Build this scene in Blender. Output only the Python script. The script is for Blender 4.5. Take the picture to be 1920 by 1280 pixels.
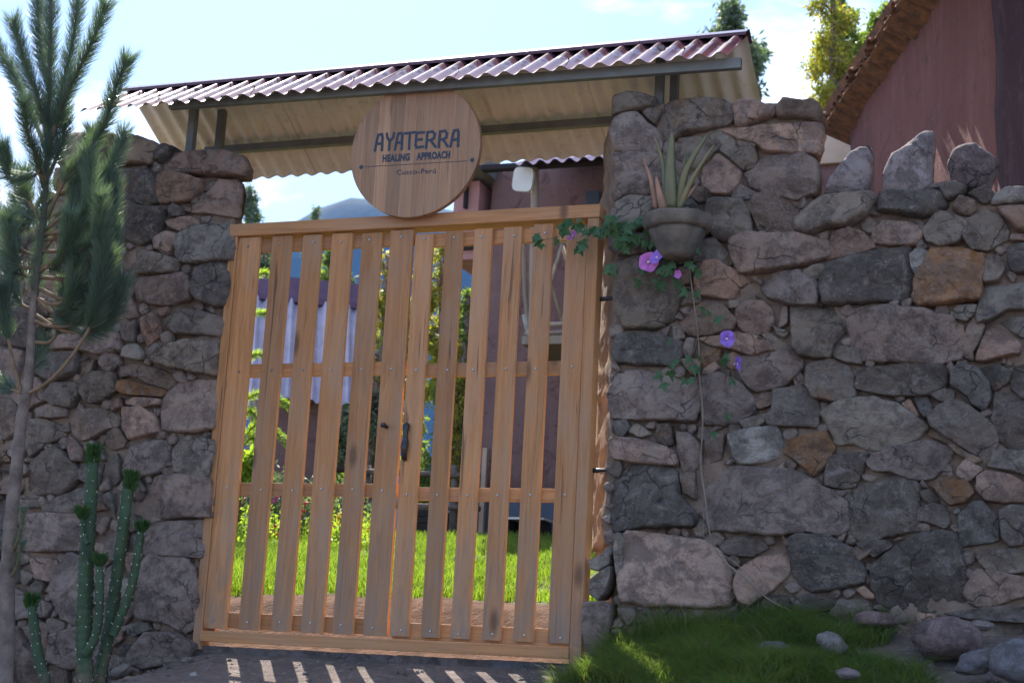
import bpy, bmesh, math, random
import numpy as np
from mathutils import Vector, Matrix, noise
from math import radians, sin, cos, pi

for o in list(bpy.data.objects): bpy.data.objects.remove(o)
S = bpy.context.scene
COL = S.collection

# ------------------------------------------------------------------ camera
FPX = 2902.0                                    # focal length in pixels of a 1920 px wide frame
YAW, PITCH, ROLL = radians(20.29), radians(12.12), radians(3.02)
CP = np.array([3.999, -6.636, -0.092])
def cam_axes():
    f = np.array([-sin(YAW)*cos(PITCH), cos(YAW)*cos(PITCH), sin(PITCH)])
    r = np.array([cos(YAW), sin(YAW), 0.0]); u = np.cross(r, f)
    return cos(ROLL)*r+sin(ROLL)*u, -sin(ROLL)*r+cos(ROLL)*u, f
CR, CU, CF = cam_axes()
camd = bpy.data.cameras.new('camera'); cam = bpy.data.objects.new('camera', camd); COL.objects.link(cam)
cam.matrix_world = Matrix(((CR[0],CU[0],-CF[0],CP[0]),(CR[1],CU[1],-CF[1],CP[1]),(CR[2],CU[2],-CF[2],CP[2]),(0,0,0,1)))
camd.sensor_width = 36.0; camd.lens = FPX/1920*36.0
camd.clip_start = 0.1; camd.clip_end = 9000
camd.dof.use_dof = True; camd.dof.focus_distance = 7.3; camd.dof.aperture_fstop = 4.5
S.camera = cam

# ------------------------------------------------------------------ light
SUN_AZ = radians(32)            # the sun stands behind the gate, this far to the left of +Y
SUN_EL = radians(52)
world = bpy.data.worlds.new('World'); S.world = world; world.use_nodes = True
wn = world.node_tree; wn.nodes.clear()
wo = wn.nodes.new('ShaderNodeOutputWorld'); bg = wn.nodes.new('ShaderNodeBackground')
sky = wn.nodes.new('ShaderNodeTexSky'); sky.sky_type = 'NISHITA'; sky.sun_disc = False
sky.sun_elevation = SUN_EL; sky.sun_rotation = -SUN_AZ
sky.altitude = 3000; sky.air_density = 1.0; sky.dust_density = 4.0; sky.ozone_density = 1.0
bg.inputs['Strength'].default_value = 0.13
wtc = wn.nodes.new('ShaderNodeTexCoord'); wmap = wn.nodes.new('ShaderNodeMapping'); wmap.inputs['Scale'].default_value = (1.0, 1.0, 2.6)
wns = wn.nodes.new('ShaderNodeTexNoise'); wns.inputs['Scale'].default_value = 3.1; wns.inputs['Detail'].default_value = 7; wns.inputs['Roughness'].default_value = .58
wrp = wn.nodes.new('ShaderNodeValToRGB'); wrp.color_ramp.elements[0].position = .50; wrp.color_ramp.elements[1].position = .74
wmx = wn.nodes.new('ShaderNodeMix'); wmx.data_type = 'RGBA'
L = wn.links.new
L(wtc.outputs['Generated'], wmap.inputs['Vector']); L(wmap.outputs['Vector'], wns.inputs['Vector']); L(wns.outputs['Fac'], wrp.inputs['Fac'])
L(wrp.outputs['Color'], wmx.inputs['Factor']); L(sky.outputs['Color'], wmx.inputs['A']); wmx.inputs['B'].default_value = (9.5, 10.0, 10.5, 1)
L(wmx.outputs['Result'], bg.inputs['Color']); L(bg.outputs['Background'], wo.inputs['Surface'])
sund = bpy.data.lights.new('sun', 'SUN'); sund.energy = 5.0; sund.angle = radians(0.5); sund.color = (1.0, .95, .87)
sun = bpy.data.objects.new('sun', sund); COL.objects.link(sun)
SUND = Vector((-sin(SUN_AZ)*cos(SUN_EL), cos(SUN_AZ)*cos(SUN_EL), sin(SUN_EL)))
sun.rotation_euler = SUND.to_track_quat('Z', 'Y').to_euler()
vs = S.view_settings; vs.view_transform = 'Standard'; vs.look = 'None'; vs.exposure = 1.45; vs.gamma = 1.0; vs.use_curve_mapping = False
S.render.engine = 'CYCLES'

# ------------------------------------------------------------------ helpers
def at(px, py, Y):
    """point on the real plane y = Y (all walls here run along x)"""
    d = CF*FPX+CR*(px-960)-CU*(py-640); t = (Y-CP[1])/d[1]; return Vector(CP+d*t)
def tag(o, label=None, cat=None, group=None, kind=None):
    if label: o['label'] = label
    if cat: o['category'] = cat
    if group: o['group'] = group
    if kind: o['kind'] = kind
    return o
def empty(name, loc, label=None, cat=None, group=None):
    o = bpy.data.objects.new(name, None); COL.objects.link(o); o.location = loc; o.empty_display_size = .1
    return tag(o, label, cat, group)
def link(name, me, parent=None, color=None):
    o = bpy.data.objects.new(name, me); COL.objects.link(o)
    if parent is not None: o.parent = parent
    if color: o.color = color
    return o
def npmesh(name, V, Fc, mat=None, smooth=False, k=None):
    """V (n,3) float array, Fc (m,k) int array of faces with k corners"""
    V = np.asarray(V, np.float32); Fc = np.asarray(Fc, np.int32); k = Fc.shape[1]
    me = bpy.data.meshes.new(name); me.vertices.add(len(V)); me.vertices.foreach_set('co', V.ravel())
    me.loops.add(Fc.size); me.loops.foreach_set('vertex_index', Fc.ravel()); me.polygons.add(len(Fc))
    me.polygons.foreach_set('loop_start', np.arange(0, Fc.size, k, dtype=np.int32))
    me.polygons.foreach_set('loop_total', np.full(len(Fc), k, np.int32))
    if smooth: me.polygons.foreach_set('use_smooth', np.ones(len(Fc), bool))
    me.update(calc_edges=True); me.validate()
    if mat: me.materials.append(mat)
    return me
def bmo(name, bm, mat, parent=None, smooth=False, color=None, bevel=0):
    if bevel: bmesh.ops.bevel(bm, geom=[e for e in bm.edges], offset=bevel, segments=2, profile=.7, affect='EDGES')
    me = bpy.data.meshes.new(name); bmesh.ops.recalc_face_normals(bm, faces=bm.faces); bm.to_mesh(me); bm.free()
    if smooth: me.polygons.foreach_set('use_smooth', np.ones(len(me.polygons), bool))
    me.materials.append(mat); return link(name, me, parent, color)
def boxbm(bm, a, b, rot=None, piv=None):
    v = [bm.verts.new((x, y, z)) for x in (a[0], b[0]) for y in (a[1], b[1]) for z in (a[2], b[2])]
    for f in ((0,1,3,2),(4,6,7,5),(0,4,5,1),(2,3,7,6),(0,2,6,4),(1,5,7,3)): bm.faces.new([v[i] for i in f])
    if rot is not None: bmesh.ops.rotate(bm, cent=piv or (Vector(a)+Vector(b))/2, matrix=rot, verts=v)
    return v
def box(name, a, b, mat, parent=None, bevel=.003, color=None, rot=None):
    """mesh with its own origin at the box centre"""
    c = (Vector(a)+Vector(b))/2; h = (Vector(b)-Vector(a))/2; h = Vector([abs(x) for x in h])
    bm = bmesh.new(); boxbm(bm, -h, h)
    o = bmo(name, bm, mat, parent, color=color, bevel=bevel); o.location = c if parent is None else c-parent.location
    if rot is not None: o.rotation_euler = rot
    return o
def tubebm(bm, pts, radii, n=8, cap=True):
    pts = [Vector(p) for p in pts]; rings = []; nx = None
    for i, p in enumerate(pts):
        t = (pts[min(i+1, len(pts)-1)]-pts[max(i-1, 0)]).normalized()
        if nx is None: nx = t.orthogonal().normalized()
        nx = (nx-t*nx.dot(t)).normalized(); b = t.cross(nx)
        r = radii[i] if hasattr(radii, '__len__') else radii
        rings.append([bm.verts.new(p+(nx*cos(2*pi*k/n)+b*sin(2*pi*k/n))*r) for k in range(n)])
    for a, c in zip(rings, rings[1:]):
        for k in range(n): bm.faces.new((a[k], a[(k+1)%n], c[(k+1)%n], c[k]))
    if cap: bm.faces.new(rings[0]); bm.faces.new(rings[-1][::-1])
def tube(name, pts, radii, mat, parent=None, n=8):
    bm = bmesh.new(); o = Vector(pts[0]); off = parent.location if parent is not None else Vector()
    tubebm(bm, [Vector(p)-o for p in pts], radii, n); ob = bmo(name, bm, mat, parent, smooth=True); ob.location = o-off; return ob
def smooth_path(pts, n=4):
    P = [Vector(p) for p in pts]; out = []
    for i in range(len(P)-1):
        p0, p1, p2, p3 = P[max(i-1, 0)], P[i], P[i+1], P[min(i+2, len(P)-1)]
        for k in range(n):
            t = k/n; out.append(.5*((2*p1)+(p2-p0)*t+(2*p0-5*p1+4*p2-p3)*t*t+(3*p1-p0-3*p2+p3)*t**3))
    out.append(P[-1]); return out

# ------------------------------------------------------------------ materials
def newmat(name):
    m = bpy.data.materials.new(name); m.use_nodes = True; nt = m.node_tree; b = nt.nodes['Principled BSDF']; return m, nt, b
def N(nt, typ, **kw):
    n = nt.nodes.new('ShaderNode'+typ)
    for k, v in kw.items():
        if hasattr(n, k) and not k[0].isupper(): setattr(n, k, v)
        else: n.inputs[k.replace('_', ' ')].default_value = v
    return n
def noi(nt, vec, scale, detail=5, rough=.55, dist=0):
    n = N(nt, 'TexNoise', Scale=scale, Detail=detail, Roughness=rough, Distortion=dist); nt.links.new(vec, n.inputs['Vector']); return n.outputs['Fac']
def ramp(nt, fac, p0, p1, c0=(0,0,0,1), c1=(1,1,1,1)):
    r = N(nt, 'ValToRGB'); e = r.color_ramp.elements; e[0].position = p0; e[1].position = p1; e[0].color = c0; e[1].color = c1
    nt.links.new(fac, r.inputs['Fac']); return r.outputs['Color']
def mix(nt, fac, a, b, blend='MIX'):
    m = N(nt, 'Mix', data_type='RGBA', blend_type=blend)
    for s, v in (('Factor', fac), ('A', a), ('B', b)):
        if isinstance(v, (float, int)): m.inputs[s].default_value = v
        elif isinstance(v, tuple): m.inputs[s].default_value = v if len(v) == 4 else v+(1,)
        else: nt.links.new(v, m.inputs[s])
    return m.outputs['Result']
def mth(nt, op, a, b=None):
    m = N(nt, 'Math', operation=op)
    for i, v in enumerate((a, b)):
        if v is None: continue
        if isinstance(v, (float, int)): m.inputs[i].default_value = v
        else: nt.links.new(v, m.inputs[i])
    return m.outputs[0]
def bump(nt, b, h, strength=.5, dist=.01):
    n = N(nt, 'Bump', Strength=strength, Distance=dist); nt.links.new(h, n.inputs['Height']); nt.links.new(n.outputs['Normal'], b.inputs['Normal'])
def coords(nt, kind='Object', scale=(1,1,1), rnd=True):
    tc = N(nt, 'TexCoord'); mp = N(nt, 'Mapping'); mp.inputs['Scale'].default_value = scale; nt.links.new(tc.outputs[kind], mp.inputs['Vector'])
    if rnd:
        oi = N(nt, 'ObjectInfo'); c = N(nt, 'CombineXYZ'); k = mth(nt, 'MULTIPLY', oi.outputs['Random'], 37.0)
        for i in range(3): nt.links.new(k, c.inputs[i])
        nt.links.new(c.outputs[0], mp.inputs['Location']); return mp.outputs['Vector'], oi
    return mp.outputs['Vector'], None

def stone_mat():
    m, nt, b = newmat('stone'); v, oi = coords(nt)
    base = oi.outputs['Color']
    hsv = N(nt, 'HueSaturation'); nt.links.new(base, hsv.inputs['Color'])
    nt.links.new(mth(nt, 'ADD', mth(nt, 'MULTIPLY', noi(nt, v, 6, 4), 1.1), .75), hsv.inputs['Value'])
    c = mix(nt, ramp(nt, noi(nt, v, 9, 12, .78, .3), .46, .56), hsv.outputs['Color'], mix(nt, .58, hsv.outputs['Color'], (.07,.056,.052)))
    c = mix(nt, mth(nt, 'MULTIPLY', ramp(nt, noi(nt, v, 14, 14, .85, .3), .52, .60), .55), c, (.46,.39,.35))
    c = mix(nt, mth(nt, 'MULTIPLY', ramp(nt, noi(nt, v, 60, 6, .7), .62, .72), .7), c, (.6,.58,.55))
    v2, _ = coords(nt, 'Object', (1.2,1.2,4.5)); pick = mth(nt, 'GREATER_THAN', oi.outputs['Random'], .55)
    c = mix(nt, mth(nt, 'MULTIPLY', mth(nt, 'MULTIPLY', ramp(nt, noi(nt, v2, 7, 10, .75, 1.2), .47, .56), .6), pick), c, mix(nt, .45, c, (.40,.30,.25)))
    dv = N(nt, 'VectorMath', operation='ADD'); nv = N(nt, 'TexNoise', Scale=9.0, Detail=5.0); nt.links.new(v, nv.inputs['Vector']); sc_ = N(nt, 'VectorMath', operation='SCALE'); sc_.inputs['Scale'].default_value = .14
    nt.links.new(nv.outputs['Color'], sc_.inputs[0]); nt.links.new(v, dv.inputs[0]); nt.links.new(sc_.outputs[0], dv.inputs[1])
    vor = N(nt, 'TexVoronoi', feature='DISTANCE_TO_EDGE', Scale=6.5); nt.links.new(dv.outputs[0], vor.inputs['Vector'])
    crack = mth(nt, 'MULTIPLY', ramp(nt, vor.outputs['Distance'], .0, .028, (1,1,1,1), (0,0,0,1)), ramp(nt, noi(nt, v, 4, 3), .48, .60))
    c = mix(nt, mth(nt, 'MULTIPLY', crack, .7), c, (.035,.03,.03))
    rust = mth(nt, 'MULTIPLY', ramp(nt, noi(nt, v, 10, 9, .7, .6), .48, .66), oi.outputs['Alpha'])
    c = mix(nt, rust, c, (.30,.13,.035))
    nt.links.new(c, b.inputs['Base Color']); b.inputs['Roughness'].default_value = .9; b.inputs['Specular IOR Level'].default_value = .25
    h = mth(nt, 'ADD', mth(nt, 'MULTIPLY', noi(nt, v, 20, 12, .78), 1.0), mth(nt, 'MULTIPLY', noi(nt, v, 95, 6, .7), .3))
    h = mth(nt, 'SUBTRACT', h, mth(nt, 'MULTIPLY', crack, .35))
    bump(nt, b, h, 1.0, .05); return m
M = {}
M['stone'] = stone_mat()
def simple(name, col, rough=.8, spec=.3, var=.35, scale=12, bumps=.3, bdist=.004, kind='Object', rnd=True, col2=None, metal=0, sc=(1,1,1)):
    m, nt, b = newmat(name); v, _ = coords(nt, kind, sc, rnd)
    n1 = noi(nt, v, scale, 6); c2 = col2 or tuple(x*(1-var) for x in col)
    c = mix(nt, ramp(nt, n1, .35, .68), col+(1,), c2+(1,)); nt.links.new(c, b.inputs['Base Color'])
    b.inputs['Roughness'].default_value = rough; b.inputs['Specular IOR Level'].default_value = spec; b.inputs['Metallic'].default_value = metal
    if bumps: bump(nt, b, noi(nt, v, scale*4, 8, .65), bumps, bdist)
    M[name] = m; return m
def mortar():
    m, nt, b = newmat('mortar'); v, _ = coords(nt, 'Object', rnd=False)
    c = mix(nt, ramp(nt, noi(nt, v, 5, 8), .38, .66), (.46,.34,.255), (.27,.20,.16))
    c = mix(nt, ramp(nt, noi(nt, v, 45, 8, .7), .55, .7), c, (.42,.36,.31))
    nt.links.new(c, b.inputs['Base Color']); b.inputs['Roughness'].default_value = .97; b.inputs['Specular IOR Level'].default_value = .1
    bump(nt, b, noi(nt, v, 45, 12, .8), 1.0, .035); M['mortar'] = m
mortar()
def wood(name, c1, c2, grey, greyamt=.5, rough=.55, axis='z', lit_side=None):
    m, nt, b = newmat(name); st = {'z': (34,34,1.6), 'x': (1.6,34,34)}[axis]
    v, oi = coords(nt, 'Object', st)
    g = noi(nt, v, 1.0, 8, .62, 1.4); c = mix(nt, ramp(nt, g, .34, .66), c1, c2)
    v3, _ = coords(nt, 'Object', tuple(x*3.2 for x in st))
    c = mix(nt, mth(nt, 'MULTIPLY', ramp(nt, noi(nt, v3, 1.0, 5, .6), .58, .70), .55), c, tuple(x*.5 for x in c2))
    v2, _ = coords(nt, 'Object', (5,5,1.6) if axis == 'z' else (1.6,5,5))
    c = mix(nt, mth(nt, 'MULTIPLY', ramp(nt, noi(nt, v2, 1.6, 6, .6), .44, .66), greyamt), c, grey)
    if lit_side:
        vc, _ = coords(nt, 'Object', (46,46,1.5) if axis == 'z' else (1.5,46,46)); c = mix(nt, mth(nt, 'MULTIPLY', ramp(nt, noi(nt, vc, 1.0, 4, .5, .5), .665, .70), .75), c, (.085,.04,.022))
    hs = N(nt, 'HueSaturation'); nt.links.new(c, hs.inputs['Color'])
    nt.links.new(mth(nt, 'ADD', mth(nt, 'MULTIPLY', oi.outputs['Random'], .46), .76), hs.inputs['Value'])
    vk, _ = coords(nt, 'Object', (9,9,3.4)); vo = N(nt, 'TexVoronoi', Scale=.62); nt.links.new(vk, vo.inputs['Vector'])
    kn = ramp(nt, vo.outputs['Distance'], .07, .17, (1,1,1,1), (0,0,0,1))
    c = mix(nt, mth(nt, 'MULTIPLY', kn, .8), hs.outputs['Color'], (.10,.045,.02))
    if lit_side and axis == 'z':
        tz = N(nt, 'TexCoord'); sz = N(nt, 'SeparateXYZ'); nt.links.new(tz.outputs['Object'], sz.inputs[0])
        low = ramp(nt, mth(nt, 'ADD', sz.outputs['Z'], 1.0), .02, .75, (1,1,1,1), (0,0,0,1))
        vd, _ = coords(nt, 'Object', (16,16,4)); d_ = mth(nt, 'MULTIPLY', low, ramp(nt, noi(nt, vd, 1.3, 9, .7, .6), .36, .60))
        hs2 = mix(nt, mth(nt, 'MULTIPLY', d_, .8), hs.outputs['Color'], (.215,.165,.13))
        c = mix(nt, mth(nt, 'MULTIPLY', kn, .8), hs2, (.10,.045,.02))
    if lit_side:
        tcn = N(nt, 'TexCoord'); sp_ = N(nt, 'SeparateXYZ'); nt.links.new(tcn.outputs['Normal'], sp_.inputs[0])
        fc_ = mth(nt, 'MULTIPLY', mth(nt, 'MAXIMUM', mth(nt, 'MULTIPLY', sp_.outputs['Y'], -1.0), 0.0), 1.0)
        c = mix(nt, fc_, lit_side, c)  # sides and back get brighter unweathered orange, standing in for bounced sunlight
    nt.links.new(c, b.inputs['Base Color']); b.inputs['Roughness'].default_value = rough; b.inputs['Specular IOR Level'].default_value = .35
    bump(nt, b, g, .35, .003); M[name] = m; return m
wood('gate_wood', (.46,.215,.08), (.31,.135,.048), (.33,.21,.13), .6, lit_side=(.62,.325,.14))
wood('beam_wood', (.46,.215,.08), (.31,.135,.048), (.33,.21,.13), .45, axis='x', lit_side=(.62,.325,.14))
wood('sign_wood', (.37,.205,.105), (.27,.14,.07), (.33,.215,.135), .3, .42)
wood('log_wood', (.34,.27,.20), (.25,.18,.12), (.33,.29,.24), .5, .7)
def leafmat(name, c1, c2, trans=.45, rough=.45, spec=.4, scale=3.0):
    m, nt, b = newmat(name); tc = N(nt, 'TexCoord'); g = N(nt, 'NewGeometry')
    c = mix(nt, ramp(nt, g.outputs['Random Per Island'], .2, .9), c1, c2)
    c = mix(nt, mth(nt, 'MULTIPLY', ramp(nt, noi(nt, tc.outputs['Object'], scale, 3), .4, .65), .6), c, tuple(x*.55 for x in c1))
    nt.links.new(c, b.inputs['Base Color']); b.inputs['Roughness'].default_value = rough; b.inputs['Specular IOR Level'].default_value = spec
    t = N(nt, 'BsdfTranslucent'); ms = N(nt, 'MixShader', Fac=trans); out = nt.nodes['Material Output']
    hb = N(nt, 'Mix', data_type='RGBA', blend_type='MULTIPLY'); hb.inputs['Factor'].default_value = 1; nt.links.new(c, hb.inputs['A']); hb.inputs['B'].default_value = (1.9,1.9,.8,1)
    nt.links.new(hb.outputs['Result'], t.inputs['Color']); nt.links.new(b.outputs[0], ms.inputs[1]); nt.links.new(t.outputs[0], ms.inputs[2]); nt.links.new(ms.outputs[0], out.inputs['Surface'])
    M[name] = m
leafmat('pine_needles', (.09,.145,.125), (.15,.21,.14), .3, .4, .5)
leafmat('lawn_grass', (.13,.22,.03), (.20,.27,.05), .5)
leafmat('verge_grass', (.075,.15,.035), (.16,.175,.055), .45)
leafmat('dry_grass', (.22,.16,.08), (.14,.10,.05), .3)
leafmat('blue_green_leaves', (.10,.16,.12), (.17,.20,.13), .35)
leafmat('yellow_leaves', (.20,.24,.05), (.38,.30,.06), .5)
leafmat('green_leaves', (.12,.19,.05), (.20,.25,.07), .55)
leafmat('bright_leaves', (.22,.34,.05), (.30,.36,.06), .55)
leafmat('vine_leaves', (.045,.12,.055), (.07,.15,.05), .3, .5)
leafmat('cactus_leaves', (.05,.13,.04), (.09,.15,.05), .25)
simple('bark', (.24,.19,.16), .9, .2, .5, 14, 1.0, .012)
simple('pale_bark', (.40,.36,.31), .85, .2, .4, 10, .6, .008)
simple('twig', (.22,.15,.09), .8, .2, .4, 20, .4, .003)
simple('vine_stem', (.26,.20,.15), .85, .2, .3, 20, .4, .002)
simple('cactus_skin', (.05,.09,.042), .75, .4, .4, 9, .4, .004)
simple('spines', (.75,.75,.68), .6, .3, .1, 9, 0)
simple('aloe_leaf', (.19,.155,.07), .5, .4, .5, 5, .3, .003, col2=(.085,.12,.065))
simple('aloe_leaf_dry', (.38,.22,.15), .7, .3, .4, 7, .4, .003)
simple('pot_clay', (.20,.165,.13), .92, .15, .5, 9, 1.0, .012, col2=(.085,.08,.07))
simple('petal', (.30,.16,.62), .5, .3, .2, 20, 0); simple('petal_pink', (.52,.16,.50), .5, .3, .2, 20, 0); simple('petal_core', (.85,.6,.65), .5, .3, .1, 20, 0)
simple('red_flower', (.6,.03,.02), .6, .3, .2, 20, 0); simple('yellow_flower', (.85,.38,.01), .6, .3, .2, 20, 0)
simple('magenta_flower', (.6,.06,.35), .6, .3, .2, 20, 0); simple('white_flower', (.8,.8,.72), .6, .3, .1, 20, 0)
simple('steel_primer', (.17,.175,.165), .6, .4, .3, 10, .2, .002)
simple('black_iron', (.02,.02,.022), .35, .5, .3, 20, .4, .003)
simple('screw_zinc', (.33,.32,.31), .3, .5, .2, 60, 0, metal=.9)
simple('letter_paint', (.028,.045,.075), .6, .4, .3, 60, 0)
simple('plum_paint', (.13,.07,.125), .5, .3, .3, 8, .2, .003)
simple('roof_red', (.105,.048,.065), .17, .28, .25, 7, .35, .004, col2=(.075,.028,.038))
simple('shed_roof_paint', (.50,.45,.54), .6, .5, .25, 7, .1, .002)
simple('adobe_base_paint', (.10,.13,.17), .85, .2, .3, 4, .3, .006)
simple('soil', (.17,.105,.075), .97, .1, .5, 10, 1.0, .02)
simple('far_beige', (.55,.42,.32), .9, .2, .2, 3, .4, .01)
simple('far_pink', (.50,.26,.24), .9, .2, .25, 3, .4, .01)
simple('dark_void', (.035,.03,.03), .8, .2, .3, 5, .2, .004)
simple('white_paint', (.75,.73,.68), .5, .4, .1, 5, .1, .002)
simple('hill_cover', (.03,.045,.03), .95, .1, .45, .006, .6, 4, rnd=False)
simple('clay_tile', (.30,.145,.08), .9, .15, .6, 14, .9, .01, col2=(.10,.07,.055))
def cactus_base():
    m = M['cactus_skin']; nt = m.node_tree; b = nt.nodes['Principled BSDF']; src = b.inputs['Base Color'].links[0].from_socket
    tc = N(nt, 'TexCoord'); sp = N(nt, 'SeparateXYZ'); nt.links.new(tc.outputs['Object'], sp.inputs[0]); v, _ = coords(nt)
    f = mth(nt, 'ADD', mth(nt, 'MULTIPLY', noi(nt, v, 12, 8, .7), .55), mth(nt, 'MULTIPLY', sp.outputs['Z'], .9))
    c = mix(nt, ramp(nt, f, .30, .48, (1,1,1,1), (0,0,0,1)), src, (.16,.12,.075))
    c = mix(nt, mth(nt, 'MULTIPLY', ramp(nt, noi(nt, v, 22, 8, .75), .6, .66), .6), c, (.17,.15,.09)); nt.links.new(c, b.inputs['Base Color'])
cactus_base()
def sheet_under():          # factory-cream underside, rust bleeding down from the laps and purlins
    m, nt, b = newmat('cream_sheet'); v, _ = coords(nt, 'Object', rnd=False)
    c = mix(nt, ramp(nt, noi(nt, v, 4, 6), .3, .7), (.72,.70,.63), (.60,.58,.52))
    vs_, _ = coords(nt, 'Object', (9,1.6,1.6), False)
    st = mth(nt, 'MULTIPLY', ramp(nt, noi(nt, vs_, 1.3, 7, .65), .60, .76), .6)
    c = mix(nt, st, c, (.27,.13,.05))
    c = mix(nt, mth(nt, 'MULTIPLY', ramp(nt, noi(nt, v, 22, 6, .7), .56, .72), .35), c, (.16,.14,.12))
    g = N(nt, 'NewGeometry'); c = mix(nt, g.outputs['Backfacing'], c, (.25,.12,.16)) if False else c
    nt.links.new(c, b.inputs['Base Color']); b.inputs['Roughness'].default_value = .55; M['cream_sheet'] = m
sheet_under()
def adobe(name, ca, cb):
    m, nt, b = newmat(name); v, _ = coords(nt, 'Object', rnd=False)
    c = mix(nt, ramp(nt, noi(nt, v, .9, 6, .6), .32, .7), ca, cb)
    vs_, _ = coords(nt, 'Object', (7,7,.55), False)
    c = mix(nt, mth(nt, 'MULTIPLY', ramp(nt, noi(nt, vs_, 1.2, 7, .65), .5, .75), .16), c, (.42,.27,.22))
    c = mix(nt, mth(nt, 'MULTIPLY', ramp(nt, noi(nt, v, 4, 12, .8, 1.2), .53, .62), .75), c, (.11,.058,.052))
    nt.links.new(c, b.inputs['Base Color']); b.inputs['Roughness'].default_value = .95; b.inputs['Specular IOR Level'].default_value = .15
    bump(nt, b, mth(nt, 'ADD', noi(nt, v, 2.2, 8, .6), mth(nt, 'MULTIPLY', noi(nt, v, 24, 8, .7), .35)), .8, .05); M[name] = m
adobe('adobe_red', (.225,.095,.078), (.16,.068,.058)); adobe('adobe_shade', (.07,.034,.036), (.055,.028,.032)); adobe('adobe_brown', (.235,.14,.13), (.18,.11,.105))  # the middle one is the red plaster with shade put into its colour
def ground_mat():
    m, nt, b = newmat('ground'); v, _ = coords(nt, 'Object', rnd=False)
    c = mix(nt, ramp(nt, noi(nt, v, 1.7, 9, .65), .36, .66), (.24,.18,.15), (.13,.108,.10))
    c = mix(nt, ramp(nt, noi(nt, v, 24, 9, .75), .52, .68), c, (.34,.30,.27))
    nt.links.new(c, b.inputs['Base Color']); b.inputs['Roughness'].default_value = .96; b.inputs['Specular IOR Level'].default_value = .15
    bump(nt, b, mth(nt, 'ADD', noi(nt, v, 9, 10, .7), mth(nt, 'MULTIPLY', noi(nt, v, 60, 6, .7), .3)), 1.0, .05); M['ground'] = m
ground_mat()
def lawn_mat():
    m, nt, b = newmat('lawn_soil'); v, _ = coords(nt, 'Object', rnd=False)
    c = mix(nt, ramp(nt, noi(nt, v, 3, 8, .65), .4, .62), (.10,.12,.035), (.12,.085,.05)); nt.links.new(c, b.inputs['Base Color'])
    b.inputs['Roughness'].default_value = .97; bump(nt, b, noi(nt, v, 20, 8, .7), .8, .03); M['lawn_soil'] = m
lawn_mat()

# ------------------------------------------------------------------ terrain
def ss(t): t = max(0.0, min(1.0, t)); return t*t*(3-2*t)
def ground_z(x, y):
    n = noise.noise(Vector((x*1.3, y*1.3, 3.1)))*.035+noise.noise(Vector((x*5, y*5, 1.7)))*.014
    if y < 0.12:
        d = max(0.0, -y)
        z = -.062-(.2*min(d, 9)+.03*max(0, d-9))
        if -60 < y: z += (.12*ss((x-2.0)/.14)+.12*ss((x-2.1)/.9))*math.exp(-(d/1.0)**2)-.27*ss((.15-x)/.9)*math.exp(-(d/3)**2)
        flat = ss((x+.05)/.2)*ss((2.0-x)/.2)*math.exp(-(d/.25)**2)
        return z+n*(1-.9*flat)
    z = -.06+.33*ss((y-.15)/.75)+.15*max(0, min(y, 6.5)-.9)
    if y > 6.5: z += .02*(min(y, 40)-6.5)
    if y > 40: z -= .06*(y-40) if y < 400 else .06*360
    return z+n*(ss((y-.1)/.5))
def axis(lo, hi, step, far): 
    a = list(np.arange(lo, hi+1e-6, step)); s = step; l, r = lo, hi
    while l > -far: s *= 1.25; l -= s; r += s; a.insert(0, l); a.append(r)
    return a
gx, gy = axis(-4.5, 6.0, .07, 2500), axis(-3.2, 7.5, .06, 2500)
V = [(x, y, ground_z(x, y)) for y in gy for x in gx]; nx = len(gx)
ii = np.arange((len(gy)-1)*(nx-1)); rr = ii//(nx-1)*nx+ii % (nx-1)
me = npmesh('ground', V, np.stack([rr, rr+1, rr+nx+1, rr+nx], 1), M['ground'], True); me.materials.append(M['lawn_soil']); me.materials.append(M['soil'])
yy = np.array(gy)[ii//(nx-1)]
me.polygons.foreach_set('material_index', np.where(yy > .84, 1, np.where(yy > .12, 2, 0)).astype(np.int32))
tag(link('ground', me), kind='structure')

# far mountain
mv = []; mx = np.linspace(-3200, 2600, 150); my = np.linspace(900, 2200, 50)
def mount_h(x, y):
    crest = 515-abs(x+745)**1.35*.035 if x > -745 else 515-abs(x+745)**1.6*.022
    crest = max(crest, 230+60*sin(x*.002)); 
    n = noise.fractal(Vector((x*.004, y*.004, 7.7)), 1.0, 2.1, 6)
    t = ss((y-1150)/350)
    return -30+crest*t*1.05+n*34*t*(1-.75*math.exp(-((y-1500)/160)**2)) if y <= 1500 else crest*1.05*(1-.25*ss((y-1500)/700))-30+n*20
for y in my:
    for x in mx: mv.append((x, y, mount_h(x, y)))
nx = len(mx); ii = np.arange((len(my)-1)*(nx-1)); rr = ii//(nx-1)*nx+ii % (nx-1)
tag(link('mountain', npmesh('mountain', mv, np.stack([rr, rr+1, rr+nx+1, rr+nx], 1), M['hill_cover'], True)), kind='structure')

# air between here and the mountain
hz = bpy.data.materials.new('haze'); hz.use_nodes = True; hz.node_tree.nodes.clear()
pv = hz.node_tree.nodes.new('ShaderNodeVolumePrincipled'); pv.inputs['Color'].default_value = (.16,.42,1.0,1); pv.inputs['Density'].default_value = .00013; pv.inputs['Anisotropy'].default_value = .0
ho = hz.node_tree.nodes.new('ShaderNodeOutputMaterial'); hz.node_tree.links.new(pv.outputs[0], ho.inputs['Volume'])
bm = bmesh.new(); boxbm(bm, (-3600, -3000, -40), (3400, 2600, 620)); tag(bmo('haze', bm, hz), kind='stuff')

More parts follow.
